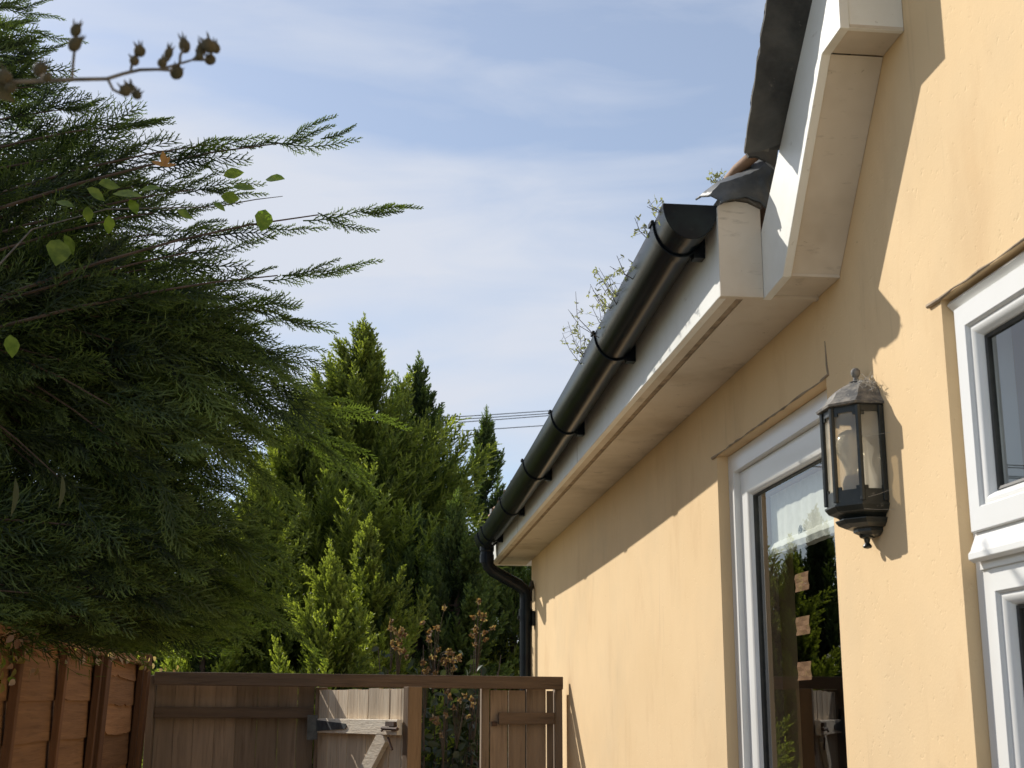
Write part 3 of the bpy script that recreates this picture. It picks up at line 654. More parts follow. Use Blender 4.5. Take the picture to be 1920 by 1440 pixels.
loft([(.20, zBB-.054, 0), (.34, zBB-.052, 0), (.48, zBB-.046, 0), (.48, zBB-.0403, 0)], 'base_tier', M_black, lan)
xb_ = PY(1625, 1000, ly).x
g = MB(); z_ = zBB-.052; hh = z_-zBot
g.lathe((xb_, ly, z_), [(.014, 0), (.012, -.004), (.006, -hh*.25), (.0045, -hh*.55), (.0065, -hh*.65), (.0085, -hh*.80), (.007, -hh*.93), (0, -hh)], 16); g.build('bottom_finial', M_black, lan, smooth=True)
# bulb and holder
bx = W-(W-xf)*.48; g = MB(); g.lathe((bx, ly, zG0-.002), [(.018, 0), (.019, .02), (.015, .034), (.013, .036)], 20); g.build('lampholder', M_lampholder, lan, smooth=True)
g = MB(); g.lathe((bx, ly, zG0+.03), [(.011, 0), (.012, .014), (.018, .03), (.0265, .046), (.0295, .060), (.027, .074), (.019, .085), (.009, .0905), (0, .092)], 26); g.build('bulb', M_bulb, lan, smooth=True)
g = MB()
for a_, b_ in (((xs1, yA, zG1-.05), (W-.001, yA-.03, zG1-.046)), ((xs1+.01, yA, zBB+.01), (W-.001, yA-.02, zBB+.022)), ((xs1, yA-.002, zBB-.012), (W-.001, yA-.028, zBB-.016)), ((xs1, yA, zG0+.02), (xs1+.01, yA-.004, zG0+.08))):
    g.tube([a_, tuple((p+q)/2-.0015 for p, q in zip(a_, b_)), b_], .0003, 3)
g.build('cobweb_thread', M_web, lan)

# ================================================================== TIMBER
# left waney lap fence along x = LX, with a slight lean
LX = -.965; LEAN = .035; FZ = PX(200, 1236, LX).z; print('left fence top', FZ)
BYf = 6.20
lf = empty('lap_fence', (LX, 4, 0), 'brown waney lap fence panels under the overhanging conifer along the left of the path', 'fence')
def LP(x, y, z): return (x + LEAN*(z-FZ), y, z)
random.seed(21)
posts = [BYf-.10-.0, BYf-.10-1.27, BYf-.10-1.27-1.9, BYf-.10-1.27-3.8]
posts[1] = PX(190, 1300, LX+.03).y; posts[2] = posts[1]-1.9; posts[3] = posts[2]-1.9
for a_, b_ in zip(posts[1:], posts[:-1]):
    y0_, y1_ = a_+.05, b_-.045
    g = MB(); z = .08; k = 0; nseg = 18
    while z < FZ-.02:
        hgt = random.uniform(.105, .135); g.t = random.random()
        vs = []; fs = []; ph = random.uniform(0, 6); x_ = LX+(.0 if k % 1 == 0 else 0)
        # each board leans: top edge back, bottom edge forward
        bott = [z - .006 + .004*math.sin(ph+i*.35) + random.uniform(-.002, .002) + (.010 if (i+k*5) % 13 == 0 else 0) for i in range(nseg+1)]
        for i in range(nseg+1):
            y = y0_+(y1_-y0_)*i/nseg; wv = .0006*math.sin(ph+i*.9)
            vs += [LP(x_+.012+wv, y, bott[i]), LP(x_+.004+wv, y, min(z+hgt+.02, FZ)), LP(x_-.004, y, min(z+hgt+.02, FZ)), LP(x_+.006, y, bott[i])]
        for i in range(nseg):
            for j in range(4): q = i*4+j; r_ = i*4+(j+1) % 4; fs.append((q, r_, r_+4, q+4))
        fs += [(3, 2, 1, 0), tuple(nseg*4+j for j in range(4))]
        g.add(vs, fs); z += hgt; k += 1
    g.build('panel', M_lap, lf, fix=True)
    n = 4 if b_-a_ > 1.5 else 3
    cnt = round((b_-a_)/.44)
    for i in range(cnt):
        y = y0_+.02+(y1_-y0_-.04)*i/(cnt-1) if cnt > 1 else y0_
        g = MB(); g.t = random.random()
        g.add([LP(LX+q, y+r_, z) for z in (.05, FZ+.004) for q, r_ in ((.017, -.02), (.040, -.018), (.040, .018), (.017, .02))], [(0,1,2,3),(7,6,5,4),(0,4,5,1),(1,5,6,2),(2,6,7,3),(3,7,4,0)])
        g.build('batten', M_lapv, lf, bevel=.002)
    g = MB(); g.t = .5; vs = [LP(LX+q, y, FZ+dz) for y in (y0_, y1_) for q, dz in ((-.012, .002), (.046, .002), (.046, .03), (-.012, .03))]
    g.add(vs, [(0,1,2,3),(7,6,5,4),(0,4,5,1),(1,5,6,2),(2,6,7,3),(3,7,4,0)]); g.build('capping', M_lap, lf, bevel=.002)
for y in posts:
    g = MB(); g.t = random.random(); g.add([LP(LX+q, y+r_, z) for z in (0, FZ+.05) for q, r_ in ((-.03, -.042), (.055, -.042), (.055, .042), (-.03, .042))], [(0,1,2,3),(7,6,5,4),(0,4,5,1),(1,5,6,2),(2,6,7,3),(3,7,4,0)])
    g.build('post', M_lapv, lf, bevel=.003)

# back fence plane y = BYf
def bx_(px, py=1350): return PY(px, py, BYf).x
BT = PY(670, 1264, BYf).z; BTb = PY(670, 1288, BYf).z; print('beam', BT, BTb)
def boards(mb, x0, x1, z0, z1, y, wd, th=.016, gap=.004, jitter=.004):
    x = x0
    while x < x1-.02:
        w_ = min(wd*random.uniform(.92, 1.08), x1-x); mb.t = random.random(); yy = y+random.uniform(-.003, .003)
        mb.box((x+gap/2, yy, z0), (x+w_-gap/2, yy+th, z1+random.uniform(-jitter, 0))); x += w_
gf = empty('gate_frame', ((bx_(600)+bx_(910))/2, BYf, 0), 'weathered timber gateway frame with a long top beam reaching the cream wall', 'gate frame')
xL, xR = bx_(288), bx_(1053)
g = MB(); g.t = .35; g.bar((xL, BYf-.045, (BT+BTb)/2+.004), (xR, BYf-.03, (BT+BTb)/2-.008), .05, BT-BTb, (0, 0, 1)); g.build('top_beam', M_bdx, gf, bevel=.003)
for pa_, pb_, nm in ((590, 612, 0), (902, 917, 0), (1040, 1054, 1)):
    g = MB(); g.t = random.uniform(.2, .5); g.box((bx_(pa_), BYf-.012, 0), (bx_(pb_), BYf+.06, BTb-.002)); g.build('post', M_bd, gf, bevel=.003)
g = MB(); g.t = .3; g.box((bx_(276), BYf-.05, 0), (bx_(289), BYf+.04, BT-.01)); g.build('post', M_bd, gf, bevel=.003)
# left closeboard panel
p1 = empty('board_fence', ((bx_(290)+bx_(588))/2, BYf, 0), 'dark weathered upright board fence panel left of the open gate', 'fence', 'weathered board panels beside the gate')
g = MB(); boards(g, bx_(290), bx_(588), .04, BTb+.01, BYf+.004, .088, gap=.0016); g.build('board_panel', M_bd, p1)
for pz, ex in ((PY(430, 1336, BYf).z, 588), (1.0, 588), (.35, 588)):
    g = MB(); g.t = .3; g.box((bx_(290), BYf-.032, pz-.024), (bx_(ex), BYf+.001, pz+.024)); g.build('rail', M_bdx, p1, bevel=.003)
# right narrow panel
p2 = empty('board_fence', ((bx_(918)+bx_(1038))/2, BYf, 0), 'narrow brown board fence panel between the gateway and the cream wall', 'fence', 'weathered board panels beside the gate')
g = MB(); boards(g, bx_(918), bx_(1039), .04, BTb-.003, BYf+.004, .088, gap=.006, jitter=.012); g.build('board_panel', M_bd, p2)
for pz in (PY(985, 1347, BYf).z, .9, .35):
    g = MB(); g.t = .55; g.box((bx_(934), BYf-.028, pz-.026), (bx_(1039), BYf+.001, pz+.026)); g.build('rail', M_bdx, p2, bevel=.003)
g = MB(); g.box((bx_(922), BYf-.012, PY(925, 1357, BYf).z-.01), (bx_(932), BYf+.002, PY(925, 1357, BYf).z+.01)); g.build('latch_keep', M_rust, p2, bevel=.001)
# open gate: hinged at the left post, swung towards the viewer
HX = bx_(603); HY = BYf-.02
GH = Vector((HX, HY, 0)); tgt = PY(772, 1350, 5.42); GD = Vector((tgt.x-HX, tgt.y-HY, 0)); GW = GD.length; GD.normalize(); GN = Vector((-GD.y, GD.x, 0))
if GN.x > 0: GN = -GN
print('gate width', GW, 'angle', math.degrees(math.atan2(GD.y, GD.x)))
ztop = PY(772, 1288, tgt.y).z
gate = empty('open_gate', (HX, HY, 0), 'sunlit pale timber ledge and brace gate standing open with a grey strap hinge', 'gate')
def GP(u, n, z): p = GH+GD*u+GN*n; return (p.x, p.y, z)       # n positive = face seen from the path
def gbox(mb, u0, u1, n0, n1, z0, z1):
    mb.add([GP(u0,n0,z0),GP(u1,n0,z0),GP(u1,n1,z0),GP(u0,n1,z0),GP(u0,n0,z1),GP(u1,n0,z1),GP(u1,n1,z1),GP(u0,n1,z1)], [(0,3,2,1),(4,5,6,7),(0,1,5,4),(1,2,6,5),(2,3,7,6),(3,0,4,7)])
g = MB(); u = .0; random.seed(9)
while u < GW-.045:
    w_ = min(.098, GW-.04-u); g.t = random.uniform(.3, 1); o_ = random.uniform(-.002, .002); gbox(g, u+.003, u+w_-.002, o_, .016+o_, .06, ztop-random.uniform(0, .008)); u += w_
g.build('board_panel', M_gate, gate)
g = MB(); g.t = .5; gbox(g, GW-.042, GW, -.045, .017, .05, ztop+.001); g.build('edge_stile', M_gedge, gate, bevel=.002)
zr = PY(690, 1362, (HY+tgt.y)/2).z; rh = .030
rails = [(zr, .8), (.95, .6), (.3, .6)]
for z, tn in rails:
    g = MB(); g.t = tn; gbox(g, .0, GW-.043, .0185, .042, z-rh, z+rh); g.build('ledge', M_gatex, gate, bevel=.002)
g = MB(); g.t = .6
pA, pB = Vector(GP(.10, .030, .95+rh)), Vector(GP(GW*.80, .030, zr-rh))
sd = Vector((0, 0, 1)).cross(GN).normalized()
g.bar(pA, pB, .022, .075, (pB-pA).cross(GN).normalized()); g.build('brace', M_gatex, gate, bevel=.002)
g = MB(); g.prism([(.0, zr+.026), (.0, zr-.026), (GW*.40, zr-.011), (GW*.415, zr), (GW*.40, zr+.011)], lambda u, v, w_: GP(u, w_, v), .0425, .046)
g.prism([(-.05, zr+.045), (-.05, zr-.06), (-.004, zr-.06), (-.004, zr+.045)], lambda u, v, w_: (HX+u-.01, HY-.03-w_, v), .03, .034); g.build('strap_hinge', M_gray, gate)
g = MB(); gbox(g, GW*.86, GW-.045, .043, .056, zr+.004, zr+.022); g.tube([GP(GW*.82, .052, zr-.004), GP(GW-.02, .052, zr-.006)], .007, 8); g.tube([GP(GW*.84, .052, zr-.004), GP(GW*.83, .06, zr-.016)], .004, 6); g.tube([GP(GW*.87, .046, zr-.04), GP(GW*.92, .048, zr-.085)], .0045, 6); g.build('bolt', M_rust, gate)

# ================================================================== VEGETATION (numpy)
def rib(segs, W0):                            # segs: (n,6) p,q ; widths; side vectors -> quads
    p, q, w0, w1, sd = segs
    V = np.stack([p-sd*w0[:, None], p+sd*w0[:, None], q+sd*w1[:, None], q-sd*w1[:, None]], 1)
    return V.reshape(-1, 3)
def make_spray(seed, n=15, ang=38, sub=5, bare=.12, wid=.0060, curl=.05, fan=.36, sd_amp=.9):
    """flat fern-like cypress spray along +X, unit length, in the XY plane"""
    r = np.random.default_rng(seed); P, Q, W0, W1, S, T = [], [], [], [], [], []
    def seg(p, q, w0, w1, t):
        d = q-p; d = d/np.linalg.norm(d); nrm = np.array([r.normal(0, sd_amp)*.6, r.normal(0, sd_amp)*.6, 1.0]); s_ = np.cross(nrm, d); s_ /= np.linalg.norm(s_)
        P.append(p); Q.append(q); W0.append(w0); W1.append(w1); S.append(s_); T.append(t)
    k = 9; ax = [np.array([i/k, .04*math.sin(i*.5+seed), -curl*(i/k)**2]) for i in range(k+1)]
    for i in range(k): seg(ax[i], ax[i+1], wid*(1.15-.8*i/k), wid*(1.15-.8*(i+1)/k), i/k*.5)
    def A(t): i = min(int(t*k), k-1); return ax[i]+(ax[i+1]-ax[i])*(t*k-i)
    for i in range(n):
        for sg in (-1, 1):
            t = bare+(1-bare)*((i+(.5 if sg > 0 else 0))/n)**.92*.97
            env = min(1, (t-bare)*5+.35)*(1-t)**.75
            l = fan*env*r.uniform(.7, 1.25)+.035
            a = R(ang+r.normal(0, 5)); d = np.array([math.cos(a), sg*math.sin(a), r.normal(0, .12)]); p = A(t)
            q1 = p+d*l*.5; a2 = a-R(10); d2 = np.array([math.cos(a2), sg*math.sin(a2), r.normal(-.08, .08)]); q2 = q1+d2*l*.5
            seg(p, q1, wid*.85, wid*.75, t*.6+.1); seg(q1, q2, wid*.75, wid*.35, t*.5+.5)
            m_ = max(1, int(sub*l/fan*1.3+.5))
            for j in range(m_):
                for s2 in (-1, 1):
                    tt = (j+.6+.3*s2)/(m_+.3)
                    if tt > .97: continue
                    pp = p+(q1-p)*tt*2 if tt < .5 else q1+(q2-q1)*(tt*2-1)
                    ll = l*.36*(1-tt*.6)*r.uniform(.7, 1.2); aa = a*sg+s2*R(36+r.normal(0, 6)); dd = np.array([math.cos(aa), math.sin(aa), r.normal(0, .2)])
                    seg(pp, pp+dd*ll, wid*.72, wid*.3, .35+.65*tt)
    return np.array(P), np.array(Q), np.array(W0), np.array(W1), np.array(S), np.array(T)
def make_plume(seed, n=44, wid=.010):
    """upright feathery plume along +X, unit length, bushy all round"""
    r = np.random.default_rng(seed); P, Q, W0, W1, S, T = [], [], [], [], [], []
    def seg(p, q, w0, w1, t):
        d = q-p; d = d/np.linalg.norm(d); s_ = np.cross(r.normal(0, 1, 3), d); s_ /= np.linalg.norm(s_)
        P.append(p); Q.append(q); W0.append(w0); W1.append(w1); S.append(s_); T.append(t)
    for i in range(6): seg(np.array([i/6, 0, 0]), np.array([(i+1)/6, 0, 0]), wid*(1-.12*i), wid*(.88-.12*i), i/6*.7)
    for i in range(n):
        t = .02+.96*(i+r.uniform(0, .8))/n; a = i*2.4+r.normal(0, .3); l = (.31*(1-t)**.8+.05)*r.uniform(.65, 1.25)*min(1, .45+t*3)
        c_ = R(34+r.normal(0, 6)); o_ = np.array([0, math.cos(a), math.sin(a)]); d = np.array([math.cos(c_), 0, 0])+o_*math.sin(c_)
        p = np.array([t, 0, 0]); mid = p+d*l*.55; d2 = d+np.array([.35, 0, 0]); d2 /= np.linalg.norm(d2); q = mid+d2*l*.45
        seg(p, mid, wid*.9, wid*.85, .15+t*.5); seg(mid, q, wid*.85, wid*.3, .5+t*.5)
        m_ = max(2, int(l/.045)); bn = np.cross(d, np.array([1., 0, 0])); bn /= np.linalg.norm(bn)+1e-9
        for j in range(m_):
            for s2 in (-1, 1):
                tt = (j+.7)/(m_+.5); pp = p+(mid-p)*tt/.55 if tt < .55 else mid+(q-mid)*(tt-.55)/.45
                dd = d2*.8+bn*s2*.55+r.normal(0, .18, 3); dd /= np.linalg.norm(dd)
                seg(pp, pp+dd*l*.38*(1-.5*tt)*r.uniform(.6, 1.2), wid*.85, wid*.3, min(1, .3+.5*tt+t*.3))
    return np.array(P), np.array(Q), np.array(W0), np.array(W1), np.array(S), np.array(T)
def place(tmpls, items, wscale=1.0):
    """items: (template index, origin, X dir, Z(normal) hint, length, width scale, tipoffset)"""
    VV = []; TT = []
    for (k, o_, xd, zh, ln, ws, to) in items:
        P, Q, W0, W1, S, T = tmpls[k % len(tmpls)]
        xd = xd/np.linalg.norm(xd); y = np.cross(zh, xd); y /= np.linalg.norm(y)+1e-9; z = np.cross(xd, y)
        M_ = np.stack([xd, y, z]); p = P@M_*ln+o_; q = Q@M_*ln+o_; s_ = S@M_
        V = np.stack([p-s_*(W0*ws)[:, None], p+s_*(W0*ws)[:, None], q+s_*(W1*ws)[:, None], q-s_*(W1*ws)[:, None]], 1).reshape(-1, 3)
        VV.append(V); TT.append(np.repeat(np.clip(np.clip(T, 0, 1)**1.7*.95+to, 0, 1), 4))
    V = np.concatenate(VV); T = np.concatenate(TT); F = np.arange(len(V)).reshape(-1, 4)
    return V, F, T
sprays = [make_spray(s, n=11, sub=3.4, wid=.0085, fan=.44, ang=36) for s in range(7)]
whips = [make_spray(40+s, n=13, ang=30, sub=3, bare=.05, fan=.15, wid=.0040, curl=.02) for s in range(4)]
plumes = [make_plume(s, n=40, wid=.013) for s in range(7)]
av = lambda v: np.array([v.x, v.y, v.z])

# ---- left overhanging cypress
TR = np.array([-2.35, 3.9, 0.0])
lt = empty('overhanging_cypress', tuple(TR), 'large dark cypress with long feathery sprays leaning over the left fence', 'tree')
r = np.random.default_rng(5)
tips = []        # (px, py, depth, whip length)
sil = [(60,20,3.9),(110,95,3.8),(95,60,3.9),(150,165,3.7),(330,230,3.35),(215,200,3.5),(260,285,3.4),(240,325,3.4),(220,260,3.6),(520,262,3.15),(680,262,3.05),(765,395,3.0),(680,512,3.05),(500,345,3.2),(520,450,3.15),(400,335,3.3),(430,425,3.3),(400,490,3.3),(350,430,3.4),(455,385,3.2),
       (400,578,3.35),(365,545,3.4),(375,500,3.4),(330,475,3.5),(560,580,3.3),(632,612,3.3),(480,590,3.35),(500,650,3.35),(560,690,3.35),(620,715,3.35),(520,735,3.4),(605,700,3.4),(470,640,3.45),(540,660,3.35),(410,640,3.5),
       (668,805,3.4),(600,850,3.45),(530,800,3.45),(690,902,3.5),(560,900,3.5),(510,870,3.5),(610,950,3.55),(560,980,3.6),(520,960,3.6),(600,760,3.4),(480,820,3.5),
       (550,1040,3.6),(500,1030,3.6),(590,1110,3.6),(530,1090,3.7),(490,1140,3.7),(600,1180,3.7),(520,1180,3.7),(470,1170,3.8),(560,1140,3.7),(450,1130,3.8),
       (420,1195,3.9),(370,1205,4.0),(320,1205,4.1),(270,1200,4.1),(230,1185,4.0),(180,1180,3.9),(120,1165,3.8),(60,1150,3.7),(10,1150,3.6)]
for (a_, b_, c_) in sil:
    if 600 < b_ < 1200 and a_ > 450 and (a_, b_) not in ((632, 612), (668, 805), (690, 902), (620, 715)): a_ -= 48
    tips.append((a_, b_, c_, 1))
def xmax(py): return np.interp(py, [0, 150, 230, 330, 400, 480, 550, 620, 700, 800, 900, 1000, 1100, 1190], [20, 50, 100, 220, 280, 250, 260, 320, 345, 345, 350, 350, 345, 340])
for k in range(330):
    py = r.uniform(60, 1190) if k % 4 else r.uniform(500, 1190); xm = xmax(py); px = xm - abs(r.normal(0, .5))*xm if r.random() < .45 else r.uniform(-160, xm)
    if py > 1060: py -= r.uniform(0, 60)
    d = np.interp(px, [-200, 200, 600], [4.7, 4.1, 3.5]) + r.uniform(-.6, .45)
    tips.append((px, py, d, 0))
items = []; wit = []; limbs = MB()
nbr = 0
cam_n = np.array([.05, -.85, -.35])
for wp in ((-.55, 3.53, 4.05), (-.75, 3.74, 4.4)): tips.append((*wp, 2))
for (px, py, d, kind) in tips:
    tp = av(PY(px, py, d)) if kind < 2 else np.array([px, py, d]); py = py if kind < 2 else 100; kind = kind % 2; dx = tp-TR; hor = np.array([dx[0], dx[1], 0]); hl = np.linalg.norm(hor)
    if not kind:
        # keep clear of the beams of sun that light the wall
        if tp[0] > -9 and py != 100 and tp[1] > 1.9+1.39*(.95-tp[0])*.9 and tp[2] > 1.4+1.09*(.95-tp[0])*.95: continue
    drop = float(np.clip((py-480)/500, 0, 1))            # lower boughs hang, upper ones reach outward and up
    if py > 1000 and px < 460: drop = .30
    if py > 1120: drop *= .6
    base = TR+np.array([0, 0, max(.5, tp[2]+hl*(drop*.75-.30)+r.normal(0, .08))])
    ctrl = base*.35+tp*.65; ctrl[2] = tp[2]+hl*(.02+.34*drop)+r.normal(0, .03)
    n = 11
    B = lambda t_: (1-t_)**2*base+2*t_*(1-t_)*ctrl+t_**2*tp
    D = lambda t_: 2*(1-t_)*(ctrl-base)+2*t_*(tp-ctrl)
    pts = [B(t_) for t_ in np.linspace(0, 1, n)]
    limbs.tube([Vector(B(t_)) for t_ in np.linspace(0, .88, n)], list(np.linspace(.010, .0016, n)), 5, cap=False)
    nbr += 1
    t0_ = .42; t1_ = (.76 if px > 300 and py < 560 else .88) if kind else 1.0
    ns = (9 if kind else 11) if py < 560 else (11 if kind else 18)
    if not kind and py < 540 and r.random() < .62: continue
    for i in range(ns):
        t_ = t0_+(t1_-t0_)*(i+r.uniform(0, .6))/ns; p = B(t_); d_ = D(t_); d_ /= np.linalg.norm(d_)
        # sprays fan out in a plane that hangs roughly facing the path
        upv = np.array([0, 0, 1.]); sidev = np.cross(d_, upv); sidev /= np.linalg.norm(sidev); uu = np.cross(sidev, d_)
        ang = r.uniform(0, 2*math.pi); o_ = sidev*math.cos(ang)+uu*math.sin(ang)*(1.0 if math.sin(ang) > 0 else .55)
        xd = d_+o_*r.uniform(.25, .75)
        zh = cam_n+r.normal(0, .45, 3)
        ln = r.choice([.13, .2, .28, .38, .46])*r.uniform(.8, 1.15)*(1.08-.5*(t_-t0_)/(1-t0_))*(.78 if py < 560 else 1)
        items.append((r.integers(0, 7), p, xd, zh, ln, .25 if kind else .27, -.22+(.5 if py > 560 else .35)*max(0, (t_-.5)/.5)*r.random()))  # lower boughs get paler tips, sunlight passing through put into the colour
    if kind:
        d_ = D(1.); d_ /= np.linalg.norm(d_)
        whl = r.uniform(.26, .42); st = B(.86); whl = np.linalg.norm(tp-st)*1.0
        wit.append((r.integers(0, 4), st, tp-st, cam_n, whl, .45, .05))
        for q in range(4 if py < 640 else 8):
            xd = d_+np.array([0, 0, r.normal(.05, .25)])+r.normal(0, .12, 3)
            wit.append((r.integers(0, 4), B(r.uniform(.7, .95)), xd, cam_n, r.uniform(.10, .19)*(1.5 if py > 640 else 1), .45, .05 if py < 600 else r.uniform(.1, .5)))  # low strands start paler, their sunlit look put into the tip colour
print('near sprays', len(items), 'branches', nbr)
V1_, F1_, T1_ = place(sprays, items); V2_, F2_, T2_ = place(whips, wit)
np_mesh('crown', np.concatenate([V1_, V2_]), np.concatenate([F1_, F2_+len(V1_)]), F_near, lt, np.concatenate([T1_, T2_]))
limbs.build('branches', M_bark, lt, fix=False)
g = MB(); g.tube([TR+np.array([0, 0, 0]), TR+np.array([.03, 0, 1.5]), TR+np.array([-.02, .05, 3.2]), TR+np.array([.0, .0, 4.9])], [.14, .11, .07, .02], 14); g.build('trunk', M_bark, lt, smooth=True)

# ---- background cypresses
def bgtree(px, py_top, y, rad, n, label, group, fm, seed, lean=0, slope=.7, plen=(.35, .65), leaders=(), zb=.2, colm=None, tipadd=0):
    r = np.random.default_rng(seed); top = av(PY(px, py_top, y)); base = np.array([top[0]-lean, y, 0.]); H = top[2]
    e_ = empty('cypress_tree', tuple(base), label, 'tree', group)
    items = []
    axes = [(base, top, rad, n)]
    for (lpx, lpy, dy, lr_, ln_) in leaders:
        t2 = av(PY(lpx, lpy, y+dy)); b2 = base*.6+np.array([t2[0], t2[1], 0])*.4; b2[2] = .5; axes.append((b2, t2, lr_, ln_))
    g = MB(); lm = g
    for (b0_, t_, rd, nn) in axes:
        g.tube([Vector(b0_), Vector(b0_*.5+t_*.5+np.array([.03, 0, 0])), Vector(b0_*.06+t_*.94)], [.09*rd, .05*rd, .006], 8)
        h = t_[2]-b0_[2]
        lob = [(r.uniform(0, 6.28), r.uniform(.1, .95), r.uniform(.6, 1.0)) for _ in range(18)]
        for k in range(nn):
            u = (k+r.random())/nn; u = u**.85                                  # 0 bottom -> 1 top
            a = r.uniform(0, 2*math.pi); 
            lobe = sum(w_*math.exp(-((math.sin((a-la)/2))**2*7+((u-lu)/.11)**2)) for la, lu, w_ in lob)
            R_ = rd*(1-math.exp(-slope*(1-u)*h/rd))*(.62+.55*min(lobe, 1.1))+.02
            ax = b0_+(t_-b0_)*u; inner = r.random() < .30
            if not inner and (1-u)*h > .6 and lobe < .25 and r.random() < .55: continue
            rr_ = R_*(r.uniform(.25, .6) if inner else r.uniform(.72, 1.05))
            o_ = np.array([math.cos(a), math.sin(a), 0]); tip_ = ax+o_*rr_+np.array([0, 0, .05])
            pl = r.uniform(*plen)*min(1.15, .45+.5*(1-u)*h); cu = .85*min(1, .35+(1-u)*h*.35)+r.normal(0, .18)
            xd = o_*max(cu, .05)*1.1+np.array([0, 0, 1.])+r.normal(0, .10, 3); xd /= np.linalg.norm(xd)
            if r.random() < .10: pl *= 1.25; xd = xd+o_*.2; xd /= np.linalg.norm(xd)
            st = tip_-xd*pl*.75
            items.append((r.integers(0, 7), st, xd, np.array([.3, .2, 1.]), pl, .62, -.30+(0 if inner else .22+.25*r.random())+tipadd))  # inner plumes darker, crown shade put into colour beside the pale new growth
            if k % 3 == 0: lm.tube([Vector(ax-np.array([0, 0, .15])), Vector((ax+st)/2), Vector(st+xd*pl*.4)], [.012, .008, .003], 4, cap=False)
        # wispy leader
        for q in range(5):
            pl = r.uniform(.22, .34); xd = np.array([r.normal(0, .09), r.normal(0, .09), 1.]); items.append((r.integers(0, 7), t_-np.array([0, 0, pl*(.3+.30*q)]), xd, np.array([1., 0, 0]), pl*1.1, .38, .35))
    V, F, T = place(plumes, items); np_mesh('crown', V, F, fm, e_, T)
    g.build('trunk', M_bark, e_, smooth=True)
    return e_
G_ = 'cypress trees beyond the back fence'
bgtree(680, 632, 11.5, 1.6, 547, 'tallest bright green cypress with a pointed top in the middle of the back row', G_, F_bg, 1, plen=(0.59, 1.10), slope=.95)
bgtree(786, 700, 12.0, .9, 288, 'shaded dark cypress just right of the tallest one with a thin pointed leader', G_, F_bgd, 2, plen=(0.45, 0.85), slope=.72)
bgtree(560, 765, 11.2, 1.35, 345, 'rounded green cypress left of the tallest one, partly behind the overhanging sprays', G_, F_bg, 3, plen=(0.52, 0.98), slope=.95)
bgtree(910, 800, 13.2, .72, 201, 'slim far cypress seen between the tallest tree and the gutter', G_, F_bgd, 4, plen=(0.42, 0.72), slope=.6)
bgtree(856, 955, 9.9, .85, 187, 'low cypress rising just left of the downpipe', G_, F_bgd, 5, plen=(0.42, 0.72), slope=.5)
bgtree(690, 1010, 9.5, 1.1, 187, 'short bright cypress with yellow green tips in front of the tallest one', G_, F_bg, 6, plen=(0.45, 0.91), tipadd=.1)
bgtree(490, 900, 10.0, 1.1, 180, 'low green cypress at the left end of the back row above the corner post', G_, F_bg, 8, plen=(0.45, 0.85))
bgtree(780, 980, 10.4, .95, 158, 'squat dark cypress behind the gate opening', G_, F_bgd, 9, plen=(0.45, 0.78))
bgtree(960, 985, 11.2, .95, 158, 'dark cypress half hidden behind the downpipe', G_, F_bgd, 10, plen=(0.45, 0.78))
bgtree(385, 1050, 9.5, 1.0, 115, 'low cypress behind the corner of the two fences', G_, F_bg, 12)
bgtree(620, 1075, 8.6, .8, 108, 'bushy bright green young cypress just beyond the top beam', G_, F_bg, 13, plen=(0.45, 0.78), tipadd=.1)
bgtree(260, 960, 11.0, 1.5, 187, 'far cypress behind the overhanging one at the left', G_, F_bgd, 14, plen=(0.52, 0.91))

# ---- shrub with dried flower clusters behind the gate
def leafmesh(items, fold=.2):
    """items: (pos, dir, normal, length, width, tip)"""
    V = []; F = []; T = []
    for (p, d, n_, l, w_, tpv) in items:
        d = d/np.linalg.norm(d); s_ = np.cross(n_, d); s_ /= np.linalg.norm(s_)+1e-9; n2 = np.cross(d, s_); b = len(V)
        prof = [(0, 0), (.22, .72), (.48, 1.0), (.75, .66), (1, 0)]
        for t_, k in prof:
            c_ = p+d*l*t_-n2*l*.18*t_*t_
            V += [c_-s_*w_*k*.5+n2*w_*k*fold, c_, c_+s_*w_*k*.5+n2*w_*k*fold]
        for i in range(4):
            F += [(b+i*3, b+i*3+1, b+i*3+4, b+i*3+3), (b+i*3+1, b+i*3+2, b+i*3+5, b+i*3+4)]
        T += [tpv]*15
    return np.array(V), np.array(F), np.array(T)
r = np.random.default_rng(77)
SY = 8.3; s0 = PY(815, 1330, SY)
sh = empty('flowering_shrub', (s0.x, SY, 0), 'dull green shrub with clusters of dried orange brown flower heads behind the gate', 'shrub')
li = []; sm = MB()
for k in range(70):
    a = r.uniform(0, 6.28); rr_ = r.uniform(.1, .62); tp = np.array([s0.x+math.cos(a)*rr_, SY+math.sin(a)*rr_*.7, r.uniform(1.0, 2.0)]); b0_ = np.array([s0.x+.05*math.cos(a), SY, .1])
    sm.tube([Vector(b0_), Vector((b0_+tp)/2+np.array([math.cos(a)*.08, 0, .1])), Vector(tp)], [.012, .008, .003], 5, cap=False)
    for j in range(34):
        u = r.uniform(.3, 1); p = b0_+(tp-b0_)*u+r.normal(0, .05, 3); li.append((p, r.normal(0, 1, 3)+np.array([0, 0, -.2]), r.normal(0, 1, 3)+np.array([0, 0, 1.]), r.uniform(.05, .09), r.uniform(.025, .045), r.random()*.5))
V, F, T = leafmesh(li); np_mesh('leaves', V, F, F_shrub, sh, T); sm.build('stems', M_twig, sh, fix=False)
